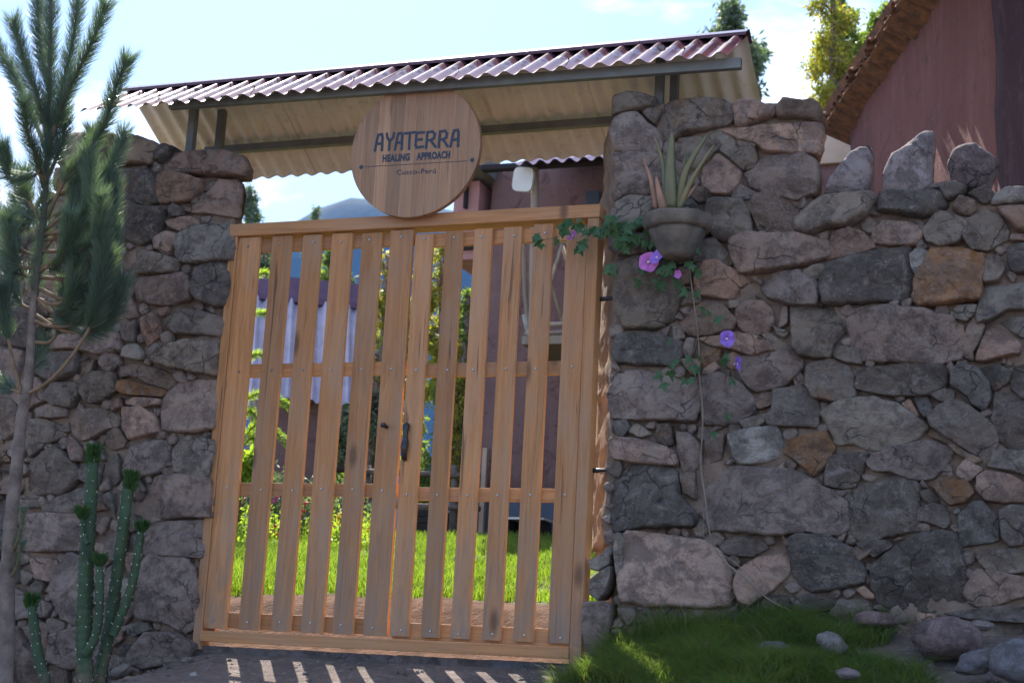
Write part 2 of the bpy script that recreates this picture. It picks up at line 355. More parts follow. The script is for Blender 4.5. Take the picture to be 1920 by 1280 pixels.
# ------------------------------------------------------------------ stone walls
CROP = dict(A=(1120,160,3.2), B=(1520,160,3.2), C=(1120,520,3.2), D=(1520,520,3.2), E=(1120,880,3.2), F=(1520,880,3.2),
            G=(80,220,3.2), H=(0,560,3.2), I=(0,880,3.2), J=(1120,400,2.4), K=(1120,800,2.4), L=(750,960,4.0))
TONE = dict(d=(.135,.122,.12), g=(.215,.188,.175), p=(.275,.215,.205), r=(.30,.20,.17), t=(.40,.285,.255), o=(.27,.16,.10), l=(.32,.30,.295), b=(.23,.175,.15))
RIGHT_STONES = """
A g 80,40 200,25 340,60 330,110 230,140 90,165
A p 90,190 150,160 230,155 290,210 350,260 375,340 350,390 200,400 110,385 80,290
A g 270,160 300,110 370,80 390,110 360,190 330,235 285,180
A g 375,100 450,75 600,70 740,70 800,110 800,170 760,220 680,240 520,265 400,300 370,270 360,180
A t 805,90 850,75 960,95 1060,135 1040,170 930,200 850,240 810,215 820,160
A b 1065,130 1110,80 1240,90 1290,70 1325,90 1328,140 1300,185 1180,175 1090,180
A t 760,255 900,238 1100,225 1280,205 1320,200 1325,290 1300,380 1150,385 1010,380 945,330 850,300
A b 800,290 860,310 930,335 940,352 860,360 820,330
A g 720,240 770,260 820,330 850,380 850,430 790,420 720,370 665,290
A g 855,370 940,365 960,420 930,470 860,480 800,430 850,400
A g 470,305 600,300 720,345 710,385 640,450 580,480 540,455 465,445 455,380
A p 110,410 250,405 400,420 500,460 540,520 500,600 420,635 250,638 130,632 95,520
A r 630,470 715,400 790,450 845,510 840,580 790,635 700,645 630,590 615,530
A p 880,520 960,430 1080,395 1240,400 1310,440 1325,560 1290,630 1190,655 1050,635 930,600
A b 590,605 640,600 695,640 660,680 600,690 560,650
A g 800,640 850,585 940,632 930,660 860,680 800,665
A g 110,690 200,648 330,658 320,740 310,830 200,870 90,860 70,780
A g 660,690 740,668 860,685 900,750 908,880 800,915 700,905 655,870 640,780
A b 885,720 940,660 1010,630 1110,650 1190,740 1200,830 1150,860 970,865 940,800 905,745
A p 50,885 110,875 300,885 310,960 290,1010 120,1000 60,960
A l 620,920 690,905 770,985 720,1040 640,1050 560,1040 540,990
A p 800,920 900,880 1060,872 1190,872 1290,900 1370,920 1360,1010 1250,1060 1080,1090 870,1120 825,1080 810,1010
A r 640,1070 700,1050 830,1115 915,1190 930,1240 900,1270 700,1265 600,1240 580,1180
A p 973,1206 1053,1101 1200,1101 1312,1181 1293,1302 1174,1309 1014,1261
J g 75,330 130,215 230,200 345,255 358,380 330,470 240,500 105,498 80,420
C b 480,260 560,180 640,140 740,150 820,250 790,295 690,330 580,340 510,300
C r 840,170 900,135 990,135 1045,180 1055,260 1010,320 920,335 850,290 825,230
C t 1085,170 1140,155 1135,280 1080,285
C g 1150,175 1280,165 1390,165 1440,230 1470,320 1410,390 1390,465 1280,460 1205,450 1170,400 1160,290
C t 590,360 720,345 820,312 930,338 1010,375 1035,425 920,450 820,430 680,400
C g 975,335 1020,325 1110,372 1160,410 1120,430 1040,415 1018,365
C l 1045,290 1075,288 1140,320 1120,342 1070,330
C d 110,370 200,335 380,345 500,380 490,460 430,520 250,520 110,500 95,440
C o 620,440 740,430 720,498 620,530 590,490
C t 615,542 700,505 720,535 680,575 620,568
C p 870,480 960,450 1120,430 1200,438 1215,510 1160,600 1090,650 960,665 870,610 830,540
C b 1170,590 1210,545 1250,600 1240,640 1180,645
C p 55,700 120,575 260,565 420,590 590,620 603,750 588,850 400,845 240,840 80,820
C p 620,612 760,592 870,640 915,700 930,790 860,850 740,870 622,860
C b 912,695 970,670 1050,675 1050,755 960,775 925,730
C d 1062,670 1200,652 1290,700 1320,790 1300,880 1180,880 1020,870 1010,830 1050,775
C l 860,862 900,832 1000,812 1005,850 960,890 880,910
C d 80,852 160,848 185,900 140,940 80,920
C d 350,885 430,880 440,990 400,1005 345,970
C t 80,958 220,962 400,1012 462,1052 450,1118 250,1105 90,1080 70,1010
C p 465,925 540,932 600,990 620,1110 580,1150 500,1160 478,1060
C p 640,970 760,922 750,1010 720,1080 640,1100
C l 790,950 880,912 1060,885 1090,930 1105,1060 1000,1095 840,1100 800,1040
K o 850,60 930,30 1010,20 1060,90 1020,170 970,210 900,150 840,110
J d 1010,300 1060,220 1230,180 1390,145 1400,250 1392,370 1240,385 1080,400 1010,385
J o 1440,260 1500,160 1620,150 1722,190 1722,290 1710,380 1600,385 1460,405 1420,370 1430,310
J l 1400,180 1450,150 1488,165 1460,240 1430,265 1402,230
J b 1740,200 1790,165 1830,240 1808,290 1745,300 1732,260
J d 1840,140 1900,120 1960,140 1960,258 1870,252 1840,210
D g 1022,60 1120,40 1280,10 1320,10 1320,185 1180,180 1080,248 1018,262 1003,200
D p 218,240 260,190 430,170 640,200 830,240 860,340 883,470 700,500 480,490 290,470 240,410 235,330
D l 832,200 890,160 993,155 978,210 930,258 862,235
D t 852,260 920,272 912,370 880,385 857,320
D b 942,255 990,220 1035,290 1005,390 960,440 968,480 910,468 902,400
D r 1005,430 1052,295 1090,268 1180,322 1255,390 1248,440 1050,490 992,480
D g 1135,245 1230,222 1310,230 1320,340 1260,338 1200,290
D g 132,420 200,402 290,462 298,508 200,503 127,468
D g 0,502 60,492 130,487 228,540 252,620 248,715 140,728 20,718 -20,640 -30,540
D d 305,542 420,532 560,522 760,512 818,560 808,640 690,690 560,698 400,690 265,642 290,592
D d 832,562 920,524 995,540 1058,622 1078,720 1040,768 960,750 920,700 852,640
D d 1012,540 1100,518 1188,552 1188,620 1100,676 1065,620
D d 1202,522 1320,474 1320,700 1260,718 1202,650
D l 60,802 170,742 370,704 520,762 686,890 600,958 470,1000 350,1022 260,980 150,998 110,900
D r 542,752 598,712 655,818 620,828
D d 612,712 698,694 722,790 680,836 655,800
D d 724,692 800,658 858,690 858,738 762,744
D g 704,832 850,744 980,784 1058,852 1128,950 1090,1030 1030,1078 900,998 762,920
D b 692,896 800,944 918,1032 1018,1090 978,1100 880,1052 800,994 702,940
D d 1112,684 1200,694 1320,742 1320,1016 1200,1016 1122,956 1085,860 1104,780
D p 342,1082 480,1014 680,974 846,1028 818,1090 718,1198 600,1198 500,1160 380,1150 332,1110
D d 102,1072 200,1044 322,1054 308,1150 260,1240 180,1254 88,1240
D g 1102,1032 1200,1022 1320,1052 1320,1176 1200,1162 1064,1120
F t 1002,34 1060,6 1200,24 1330,84 1330,186 1180,198 1052,180 1002,112
F o 722,92 800,34 928,62 966,130 918,180 832,212 792,160
F d 652,122 700,112 788,180 720,188 655,152
F d 192,162 300,92 420,32 560,28 638,82 643,230 636,346 450,388 330,418 232,388 218,262
F d 652,232 730,197 798,212 828,300 798,338 700,308 642,298
F d 888,262 960,194 1038,194 1106,282 1126,380 1116,426 1000,448 902,458 884,360
F d 1132,254 1200,214 1330,222 1330,438 1200,448 1144,400
F l 842,242 880,222 900,250 860,274
F g 992,512 1100,482 1240,464 1330,482 1330,598 1200,618 1080,600 1012,570
F r 262,452 310,438 366,480 338,518 290,543 262,500
F d 374,582 460,504 640,404 780,362 858,382 898,500 918,640 922,800 820,838 600,828 402,798 382,700
F p 942,682 1000,604 1100,614 1250,642 1330,642 1330,738 1200,778 1050,818 952,798 932,740
F t 262,722 310,694 376,760 368,788 320,768
F d 802,862 940,834 1150,814 1330,832 1330,918 1100,904 950,900
F b 940,930 1100,925 1330,940 1330,1060 1100,1040 960,1000
K d 80,232 130,172 270,167 350,202 360,300 436,390 420,436 330,442 200,436 76,458 60,330
K b 367,212 430,192 438,318 382,290
K p 454,192 540,162 700,177 880,197 996,262 1098,322 1122,430 1060,472 930,463 780,478 640,468 502,453 444,360
K t 112,522 130,484 300,492 470,512 548,562 573,650 573,790 400,800 240,798 118,778 115,650
K l 70,562 98,484 110,500 112,778 80,700
K d 542,522 640,492 740,512 758,550 680,573 572,570
K t 622,652 700,592 830,567 858,602 848,670 798,740 740,760 690,790 632,780 612,700
K d 854,512 920,482 1040,492 1148,562 1196,650 1188,690 1080,722 960,728 892,700 874,600
K d 872,762 960,742 1076,792 1056,820 902,830
K d 1162,520 1300,500 1330,540 1230,590
B g -20,700 80,652 200,642 356,632 366,680 318,770 230,828 100,848 0,868 -80,858 -100,780
B d 412,632 500,617 620,627 760,602 808,642 798,720 740,738 660,778 560,768 422,740 402,690
B d 602,600 700,577 850,572 926,602 880,648 812,680 760,600
B b 852,692 900,645 978,682 998,722 958,768 900,768 842,730
B d 932,622 1040,592 1098,632 1086,680 1022,698 982,660
B l 1112,642 1180,602 1330,582 1330,678 1200,688 1084,690
B p 372,872 440,804 560,804 668,842 648,910 600,948 480,948 362,928
B r 97,952 130,872 230,844 308,882 368,960 300,988 170,1018 92,1018
B g 684,852 760,748 860,772 926,812 918,890 858,938 780,956 702,920
B g 942,802 1040,738 1148,782 1188,850 1178,918 1060,972 960,968 924,890
B r 1112,712 1200,702 1330,722 1330,858 1230,848 1194,800 1154,750
B r 1212,882 1330,882 1330,918 1206,918
E l 0,510 60,452 80,470 50,560 0,600 -50,585 -60,530
E l -55,650 0,612 60,572 72,640 40,720 -20,768 -68,740
L p 1385,682 1500,662 1560,700 1550,850 1500,1058 1385,1058 1365,800
B g 2,1062 60,1054 108,1082 58,1148 0,1156 -58,1118
"""
LEFT_STONES = """
G b 382,230 430,142 470,87 510,84 600,112 688,152 650,200 620,268 500,258 400,278
G d 652,172 702,148 768,172 720,220 680,256 640,230
G r 702,242 770,188 900,192 1060,197 1172,217 1186,300 1176,346 1050,343 880,333 720,318 682,280
G d 352,332 480,312 620,322 676,380 668,498 600,518 540,498 420,498 352,440
G r 692,342 760,332 880,347 942,377 928,428 870,478 760,498 684,498 682,400
G r 1002,432 1050,374 1138,369 1162,420 1138,518 1130,576 1020,573 902,558 842,532 930,502
G d 432,562 500,504 560,524 600,534 698,544 698,618 658,718 560,748 442,708 432,640
G d 712,532 780,514 838,540 820,578 742,578
G r 727,612 800,594 870,584 920,622 966,640 900,658 800,668 742,640
G g 792,702 860,664 1010,634 1128,624 1130,750 1118,846 1020,846 900,868 812,858 784,780
G g 462,822 530,784 660,804 788,852 778,918 640,932 540,908 462,880
G p 542,962 640,944 838,934 858,1000 848,1088 740,1118 640,1108 552,1088 542,1020
G d 864,1002 902,902 960,864 1098,864 1103,1000 1078,1108 1020,1128 930,1088 882,1060
G r 652,1132 738,1122 728,1168 690,1188 652,1160
G b 362,1002 480,964 536,1010 518,1058 430,1098 372,1050
G b 100,80 240,72 370,80 375,180 340,300 200,300 90,250
G b 95,310 200,310 330,330 330,430 220,470 80,430
H g 962,112 1060,52 1180,72 1330,102 1318,213 1180,203 1040,193 987,160
H r 842,112 900,82 943,150 948,208 860,268 832,200
H g 712,172 788,114 798,150 778,248 722,238
H g 892,372 960,284 1060,234 1200,217 1288,232 1283,330 1278,438 1160,428 1002,400
H b 702,402 790,384 930,404 1018,470 978,518 880,498 762,458 702,468
H o 692,492 760,487 860,512 958,532 948,568 840,568 722,568 692,540
H p 964,562 1040,504 1180,484 1268,492 1273,640 1258,768 1120,788 962,773 953,680
H t 717,602 800,584 948,602 948,630 830,632 722,626
H t 707,692 722,644 830,640 898,692 928,780 860,808 752,833 712,760
H r 642,602 698,587 703,640 662,663 637,640
H b 402,732 490,659 600,654 693,702 688,758 620,788 530,828 472,838 412,790
H g 472,562 452,492 560,434 658,442 678,540 640,568 560,618 492,618
H d 232,592 300,504 418,492 448,560 400,638 312,618
H b 202,652 270,624 378,652 378,698 290,713 212,700
H g 152,852 162,722 260,722 338,752 368,800 260,858 162,938
H d 162,972 250,914 320,882 388,942 438,1010 448,1078 340,1158 200,1158 122,1130 142,1050
H r 384,822 438,832 488,902 478,958 432,968 392,900
H b 632,802 690,774 738,850 728,888 650,898 612,860
H g 612,952 680,914 698,950 688,1078 640,1108 602,1060
H p 722,982 762,884 860,844 958,844 996,880 978,960 928,1028 830,1058 752,1068 712,1020
H g 1012,902 1060,834 1180,824 1268,852 1268,960 1238,1068 1110,1058 1022,1020
H p 310,210 400,150 520,160 690,210 700,300 560,315 420,300 320,290
H d 120,300 300,330 440,310 440,430 300,480 180,440
H b 0,602 60,612 106,680 98,798 0,838 -30,750
H b 0,902 48,952 38,978 -30,978
H r 0,1102 48,1102 48,1168 -30,1168
H g 300,20 480,10 640,30 690,120 560,150 400,130 310,100
H d -30,60 130,40 230,90 240,250 120,280 -30,260
I p 872,104 930,34 1080,24 1238,62 1248,160 1238,268 1050,278 822,298 802,200
I g 602,152 658,132 663,230 653,298 612,250
I l 692,152 740,104 768,150 748,258 702,268
I g 102,152 208,152 203,228 112,223
I g 232,212 340,154 460,94 518,150 508,258 400,256 262,252
I p 102,352 152,274 300,264 480,264 556,302 476,478 300,486 132,478 84,420
I p 842,332 1000,312 1198,302 1213,430 1178,518 1000,516 832,508 832,420
I g 602,402 718,344 738,400 698,538 602,518
I r 162,532 318,524 323,600 290,668 202,648
I p 282,742 342,604 402,524 478,524 486,898 420,926 342,878
I p 822,622 900,524 1100,534 1148,602 1168,760 1138,928 1090,968 960,918 802,888 802,750
I p 72,702 200,762 288,812 240,878 62,898 52,800
I p 642,602 698,544 678,760 620,958 600,958 592,700
I r 112,962 200,904 258,932 268,1078 172,1058
I p 52,962 98,954 158,1062 238,1122 228,1290 60,1290
I p 302,1152 332,994 470,944 598,962 638,1100 580,1188 400,1198
I g 762,922 860,904 878,950 800,998 762,990
I p 742,1152 782,1052 880,984 1040,984 1148,1052 1128,1128 1000,1168 852,1188
I d 692,1052 758,1034 728,1158 700,1168
"""
def parse(txt):
    out = []
    for ln in txt.strip().splitlines():
        p = ln.split(); ox, oy, sc = CROP[p[0]]
        pts = []
        for q in p[2:]:
            u_, v_ = map(float, q.split(',')); w = at(ox+u_/sc, oy+v_/sc, -.045); pts.append((w.x, w.z))
        out.append((p[1], np.array(pts)))
    return out
def chaikin(P, a=.2):
    Q = np.roll(P, -1, 0); out = np.empty((len(P)*2, 2)); out[0::2] = P*(1-a)+Q*a; out[1::2] = P*a+Q*(1-a); return out
def resample(P, n):
    Q = np.vstack([P, P[:1]]); d = np.r_[0, np.cumsum(np.hypot(*(np.diff(Q, axis=0).T)))]
    t = np.linspace(0, d[-1], n, endpoint=False); return np.stack([np.interp(t, d, Q[:, 0]), np.interp(t, d, Q[:, 1])], 1)
def stone_arrays(P, thick, back, rs, fine=True, pw=13, grow=1.07):
    if not fine: grow = 1.25
    """closed stone: outline P in (x,z) about its middle; front bulges to -y, back runs to +y"""
    P = P*grow; per = np.hypot(*(P-np.roll(P, 1, 0)).T).sum()
    n = int(min(72, max(16, per/.0135))) if fine else 9
    so = rs.uniform(0, 90, 3); O = resample(chaikin(P, .045) if fine else P, n); R_ = np.hypot(*O.T).mean()
    inner = list(np.linspace(.87, .0, max(4, int(R_/.014))+1)[:-1]) if fine else [.72, .4]
    rings = [(.86, 'b'), (.97, 'm')]+[(s, 'f') for s in ([1.0,.994,.98,.95,.91]+inner if fine else [1.0,.93]+inner)]; Vs = []
    tx, tz = rs.uniform(-.2, .2)*thick/R_, rs.uniform(-.22, .22)*thick/R_
    K = rs.randint(3, 8) if R_ > .05 else rs.randint(2, 4)
    facets = [(rs.uniform(-.2, .2)*R_*1.6, rs.uniform(-.2, .2)*R_*1.6, 0, 0)]
    for _ in range(K):
        a = rs.uniform(0, 2*pi); k = rs.uniform(.05, .75)*R_; m_ = rs.uniform(.10, .45)
        facets.append((cos(a), sin(a), k, m_))
    am = min(1.0, R_/.09)
    for s, kd in rings+[(0, 'c')]:
        for (x0, z0) in (O if s else [(0, 0)]):
            x, z = x0*s, z0*s
            q = Vector((x*9+so[0], z*9+so[1], so[2]))
            e = 1+(.05*noise.noise(Vector((x0*22+so[0], z0*22, so[1])))+.035*noise.noise(Vector((x0*60+so[0], z0*60, so[1]))))*(1 if s > .9 else 0)
            if kd == 'b': Vs.append((x, back, z)); continue
            if kd == 'm': Vs.append((x*e, back*.35, z*e)); continue
            h = thick*(1-s**pw)**.4 if s < 1 else 0; cut = 0
            for ca, sa, k, m_ in facets[1:]: cut = max(cut, ((x*ca+z*sa)-k)*m_)
            h -= min(cut, thick*.75)*(1-.7*s**20)
            rid = 1-min(1, abs(noise.noise(Vector((x*13+so[1], z*13, so[0]))))*3.2)
            h += (noise.fractal(q, .9, 2.2, 4)*.012+noise.noise(Vector((x*42+so[2], z*42, so[0])))*.006-rid**3*.008)*am*(1-.75*s**8)
            h += (tx*x+tz*z)*2
            Vs.append((x*e, .016-h, z*e))
    nr = len(rings); F = []
    for r_ in range(nr-1):
        for k in range(n): F.append((r_*n+k, r_*n+(k+1) % n, (r_+1)*n+(k+1) % n, (r_+1)*n+k))
    T = [((nr-1)*n+k, (nr-1)*n+(k+1) % n, nr*n) for k in range(n)]+[(0, (k+1), k) for k in range(1, n-1)]
    return np.array(Vs), F, T
def stone_mesh(name, *a, **k):
    V_, F_, T_ = stone_arrays(*a, **k); me = bpy.data.meshes.new(name); me.from_pydata(V_.tolist(), [], F_+T_); me.update()
    me.polygons.foreach_set('use_smooth', np.ones(len(me.polygons), bool)); me.materials.append(M['stone']); return me
def tone(t, rs):
    c = TONE[t]; j = 1.12*rs.uniform(.78, 1.22); k = rs.uniform(-.06, .06)
    return (min(1, c[0]*j*(1+k)*1.03), c[1]*j*.98, c[2]*j*(1-k)*.84, 1.0 if t == 'o' else (.5 if rs.rand() < .05 else rs.uniform(0, .10)))
def signed_cover(PX, PZ, P):
    """distance outside polygon (0 inside) for grid points"""
    inside = np.zeros(PX.shape, bool); dmin = np.full(PX.shape, 9.0); n = len(P)
    for i in range(n):
        x1, z1 = P[i]; x2, z2 = P[(i+1) % n]
        c = ((z1 > PZ) != (z2 > PZ)) & (PX < (x2-x1)*(PZ-z1)/((z2-z1)+1e-12)+x1); inside ^= c
        dx, dz = x2-x1, z2-z1; t = np.clip(((PX-x1)*dx+(PZ-z1)*dz)/(dx*dx+dz*dz+1e-12), 0, 1)
        dmin = np.minimum(dmin, np.hypot(PX-x1-t*dx, PZ-z1-t*dz))
    return np.where(inside, 0, dmin)
def build_wall(label, x0, x1, zlo, zhi, top_fn, left_fn, right_fn, polys, seed, depth=.46, splay=(0, 0), step=None):
    rs = np.random.RandomState(seed); root = empty('stone_wall', ((x0+x1)/2, .2, 0), label, 'wall'); off = root.location
    # mortar body: rough front, sides run back to the far face
    st = .018; xs = np.arange(x0-.1, x1+.1, st); zs = np.arange(zlo, zhi+.1, st); idx = {}; bm = bmesh.new()
    ok = lambda x, z: left_fn(z) <= x <= right_fn(z) and z <= top_fn(x)
    def vert(i, k):
        if (i, k) not in idx:
            x, z = xs[i], zs[k]; h = noise.fractal(Vector((x*7, z*7, seed)), .8, 2.2, 5)*.020+noise.noise(Vector((x*28, z*28, 2)))*.008+noise.noise(Vector((x*60, z*60, 4)))*.004
            idx[i, k] = bm.verts.new((x-off.x, .016+h*1.1-off.y, z-off.z))
        return idx[i, k]
    for i in range(len(xs)-1):
        for k in range(len(zs)-1):
            if ok(xs[i]+st/2, zs[k]+st/2): bm.faces.new((vert(i, k), vert(i+1, k), vert(i+1, k+1), vert(i, k+1)))
    ret = bmesh.ops.extrude_edge_only(bm, edges=[e for e in bm.edges if e.is_boundary]); nv = [g for g in ret['geom'] if isinstance(g, bmesh.types.BMVert)]
    for v in nv:
        wx = v.co.x+off.x; v.co.y = depth-off.y
        v.co.x += splay[0]*max(0, 1-abs(wx-left_fn(v.co.z))/.35)+splay[1]*max(0, 1-abs(wx-right_fn(v.co.z))/.35)
        if step and v.co.z > step[1]: v.co.x += step[2]*max(0, 1-abs(wx-step[0])/.4)
    be = [e for e in bm.edges if e.is_boundary]; bmesh.ops.subdivide_edges(bm, edges=[e for e in bm.edges if abs(e.verts[0].co.y-e.verts[1].co.y) > .3], cuts=14, use_grid_fill=True)
    for v in bm.verts:
        if v.co.y+off.y > .03 and v.co.y+off.y < depth-.02:
            q = noise.noise_vector(Vector((v.co.x*12+7, v.co.y*12, v.co.z*12)))*.028; v.co.x += q.x; v.co.z += q.z
    try: bmesh.ops.edgeloop_fill(bm, edges=[e for e in bm.edges if e.is_boundary])
    except Exception: pass
    bmo('mortar', bm, M['mortar'], root, smooth=True)
    # dressed list: traced stones then fitted ones
    g = .02; PX, PZ = np.meshgrid(np.arange(x0, x1, g), np.arange(zlo, zhi+.1, g)); D = np.full(PX.shape, .19)
    for _, P in polys: D = np.minimum(D, signed_cover(PX, PZ, P))
    reg = np.vectorize(lambda x, z: min(top_fn(x)-z+.012, x-left_fn(z)+.012, right_fn(z)-x+.012, .17))(PX, PZ); D = np.minimum(D, reg)
    fill = []; 
    for _ in range(420):
        j = np.unravel_index(np.argmax(D+rs.uniform(0, .004, D.shape)), D.shape); r = D[j]
        if r < .019: break
        cx, cz = PX[j], PZ[j]; n = rs.randint(6, 10); a = np.sort(rs.uniform(0, 2*pi, n)+np.arange(n)*.9) % (2*pi); a = np.sort(a)
        el = rs.uniform(1.0, 1.35); rr_ = r*.97*rs.uniform(.86, 1.08, n); P = np.stack([cx+np.cos(a)*rr_*el, cz+np.sin(a)*rr_], 1)
        fill.append((rs.choice(list('ggpprbdtl')), P, r)); D = np.minimum(D, signed_cover(PX, PZ, P)-.004)
        D[np.hypot(PX-cx, PZ-cz) < r*.8] = 0
    allst = [(t, P, 1) for t, P in polys]+[(t, P, r) for t, P, r in fill if r >= .040]
    tops = lambda P: P[:, 1].max() > top_fn(P[:, 0].mean())-.07
    for t, P, r in allst:
        c = P.mean(0); R_ = np.hypot(*(P-c).T).mean()
        th = min(.072, .032+R_*rs.uniform(.18, .34)); Pj = (P-c)+rs.normal(size=P.shape)*.004; me = stone_mesh('stone', Pj, th+(.015 if tops(P) else 0), ((.26 if abs(c[0]) > .35 else .10) if tops(P) else (.16 if abs(c[0]) > .25 else .08)), rs, pw=(12 if tops(P) else 30), grow=(1.10 if r == 1 else 1.08))
        o = link('stone', me, root, tone(t, rs)); o.location = Vector((c[0], rs.uniform(-.012, .012), c[1]))-off
    vs_, fs_, base = [], [], 0
    small = [(t, P) for t, P, r in fill if r < .040]
    if small:
        for t, P in small:
            c = P.mean(0); V_, F_, T_ = stone_arrays(P-c, .030, .06, rs, fine=False)
            vs_ += (V_+np.array([c[0]-off.x, -off.y+.002, c[1]])).tolist(); fs_ += [tuple(i+base for i in f) for f in F_+T_]; base = len(vs_)
        me = bpy.data.meshes.new('stone_chips'); me.from_pydata(vs_, [], fs_); me.update(); me.polygons.foreach_set('use_smooth', np.ones(len(me.polygons), bool)); me.materials.append(M['stone'])
        tag(link('stone_chips', me, root, (.32,.25,.205,.05)), kind='stuff')
    return root, len(allst)
def interp(x, pts): return float(np.interp(x, [p[0] for p in pts], [p[1] for p in pts]))
rtop = [(1.9,2.55), (2.2,2.555), (2.90,2.50), (2.915,2.48), (2.93,2.03), (3.4,2.045), (3.85,2.02), (6,2.0)]
ltop = [(-3.2,2.1), (-1.13,2.13), (-1.10,2.58), (-.62,2.55), (-.55,2.52), (-.3,2.43), (0,2.39)]
wr, n1 = build_wall('tall rough stone and mortar wall right of the gate, carrying the potted aloe', 1.95, 5.2, -.35, 2.6, lambda x: interp(x, rtop), lambda z: 2.045-.012*z if z > .45 else 2.10, lambda z: 5.2, parse(RIGHT_STONES), 5, splay=(-.20, 0), step=(2.91, 2.06, -.26))
wl, n2 = build_wall('stone and mortar wall left of the gate, partly behind the young pine', -2.9, .02, -.75, 2.65, lambda x: interp(x, ltop), lambda z: -2.9, lambda z: -.02, parse(LEFT_STONES), 9, splay=(0, -.22))
print('stones', n1, n2)

# ------------------------------------------------------------------ standing stones on the right wall
rs = np.random.RandomState(77)
for txt, lab in (("B p 66,640 90,560 150,480 230,360 280,310 340,297 358,350 358,640", 'slanted pale wedge stone standing upright on the wall, nearest the tall pier'),
                 ("B p 432,640 417,510 470,400 560,330 620,270 680,228 732,227 738,300 725,500 728,640", 'tallest upright stone on the wall top with a pitted sunlit slanting edge'),
                 ("B b 862,600 817,500 812,430 842,360 910,330 980,312 1060,360 1126,400 1116,470 1060,600", 'dark five-sided stone with a pale vein standing upright on the wall')):
    (t, P), = parse(txt); c = P.mean(0); c[1] = P[:, 1].min()+.04
    me = stone_mesh('standing_stone', P-P.mean(0), .095, .06, rs, pw=5.5, grow=1.0); o = link('standing_stone', me, None, (.36,.30,.29,.0) if t == 'p' else (.20,.15,.145,0))
    o.location = (P.mean(0)[0], .05, P.mean(0)[1]); tag(o, lab, 'stone', 'upright stones on the wall top')

# ------------------------------------------------------------------ gate
fr = empty('timber_gateway', (.975, 0, 0), 'orange brown timber surround of the double gate', 'gateway')
box('post', (0.0, -.022, -.05), (.041, .07, 2.003), M['gate_wood'], fr)
box('post', (1.8985, -.022, -.05), (1.952, .07, 2.003), M['gate_wood'], fr)
box('top_beam', (-.004, -.028, 2.0045), (1.956, .085, 2.067), M['beam_wood'], fr)
box('sill', (.0425, -.03, -.012), (1.897, .06, .038), M['beam_wood'], fr)
box('inner_stile', (.0425, .045, .04), (.075, .068, 2.003), M['gate_wood'], fr); box('inner_stile', (1.865, .045, .04), (1.897, .068, 2.003), M['gate_wood'], fr)
for z in (1.63, .83):
    bm = bmesh.new(); tubebm(bm, [(-.04,0,0), (.0,0,0), (.05,0,.002), (.09,.02,0)], [.011,.011,.007,.007], 8); o = bmo('hinge_pin', bm, M['black_iron'], fr, True); o.location = (1.97-.975, .05, z)
bm = bmesh.new(); bmesh.ops.create_cone(bm, cap_ends=True, segments=10, radius1=.0072, radius2=.005, depth=.004); bmesh.ops.rotate(bm, cent=(0,0,0), matrix=Matrix.Rotation(radians(90), 3, 'X'), verts=bm.verts)
sm = bpy.data.meshes.new('screw'); bm.to_mesh(sm); bm.free(); sm.materials.append(M['screw_zinc'])
RZ = [1.955, 1.311, .722, .092]
def leaf(slats, tops, x0, x1, dz, label):
    root = empty('gate_leaf', (x0, 0, 0), label, 'gate leaf', 'leaves of the slatted gate')
    rr = random.Random(int(x0*100)+5); rails = []
    for (za, zb) in ((1.925,1.992), (1.282,1.348), (.694,.756), (.055,.130)):
        rails.append(box('rail', (x0+.003, .0135, za+dz), (x1-.003, .040, zb+dz), M['beam_wood'], root))
    for (a, b), t in zip(slats, tops):
        s = box('slat', (a, -.0115, .05-dz*.2), (b, .0125, t), M['gate_wood'], root, .0025)
        s.rotation_euler = (0, radians(rr.uniform(-.12, .12)), 0); cz = (t+.05-dz*.2)/2
        for z in RZ:
            k = link('screw', sm, s); k.location = (rr.uniform(-.012, .012), -.0135, z+dz-cz+rr.uniform(-.006, .006))
    return root
SL = [(.045,.167), (.237,.344), (.411,.512), (.570,.681), (.735,.839), (.889,1.009), (1.023,1.116), (1.180,1.269), (1.328,1.418), (1.480,1.569), (1.630,1.724), (1.793,1.894)]
TP = [1.999,1.998,1.995,1.995,1.988,1.996,1.967,1.975,1.981,1.982,1.989,1.972]
la = leaf(SL[:6], TP[:6], .045, 1.009, 0, 'left gate leaf of six upright wooden slats with a small dark knob')
lb = leaf(SL[6:], TP[6:], 1.023, 1.894, -.014, 'right gate leaf of six upright wooden slats with a black pull handle')
bm = bmesh.new(); tubebm(bm, smooth_path([(0,-.014,.078), (0,-.026,.072), (.001,-.032,.03), (0,-.026,0), (-.001,-.032,-.03), (-.001,-.026,-.072), (0,-.014,-.078)], 4), [.011,.013,.016,.018,.018,.016,.013,.0115,.012,.0115,.013,.015,.017,.018,.018,.018,.018,.016,.015,.013,.012,.012,.012,.012,.011][:25], 10)
o = bmo('pull_handle', bm, M['black_iron'], lb, True); o.location = (1.047-1.023, 0, .95)
bm = bmesh.new(); tubebm(bm, [(0,-.012,0), (0,-.03,0), (.003,-.045,.002), (-.01,-.05,.003), (-.014,-.046,0)], [.009,.008,.012,.011,.005], 10)
o = bmo('knob', bm, M['black_iron'], la, True); o.location = (.940-.045, 0, 1.024)

# ------------------------------------------------------------------ doorstep

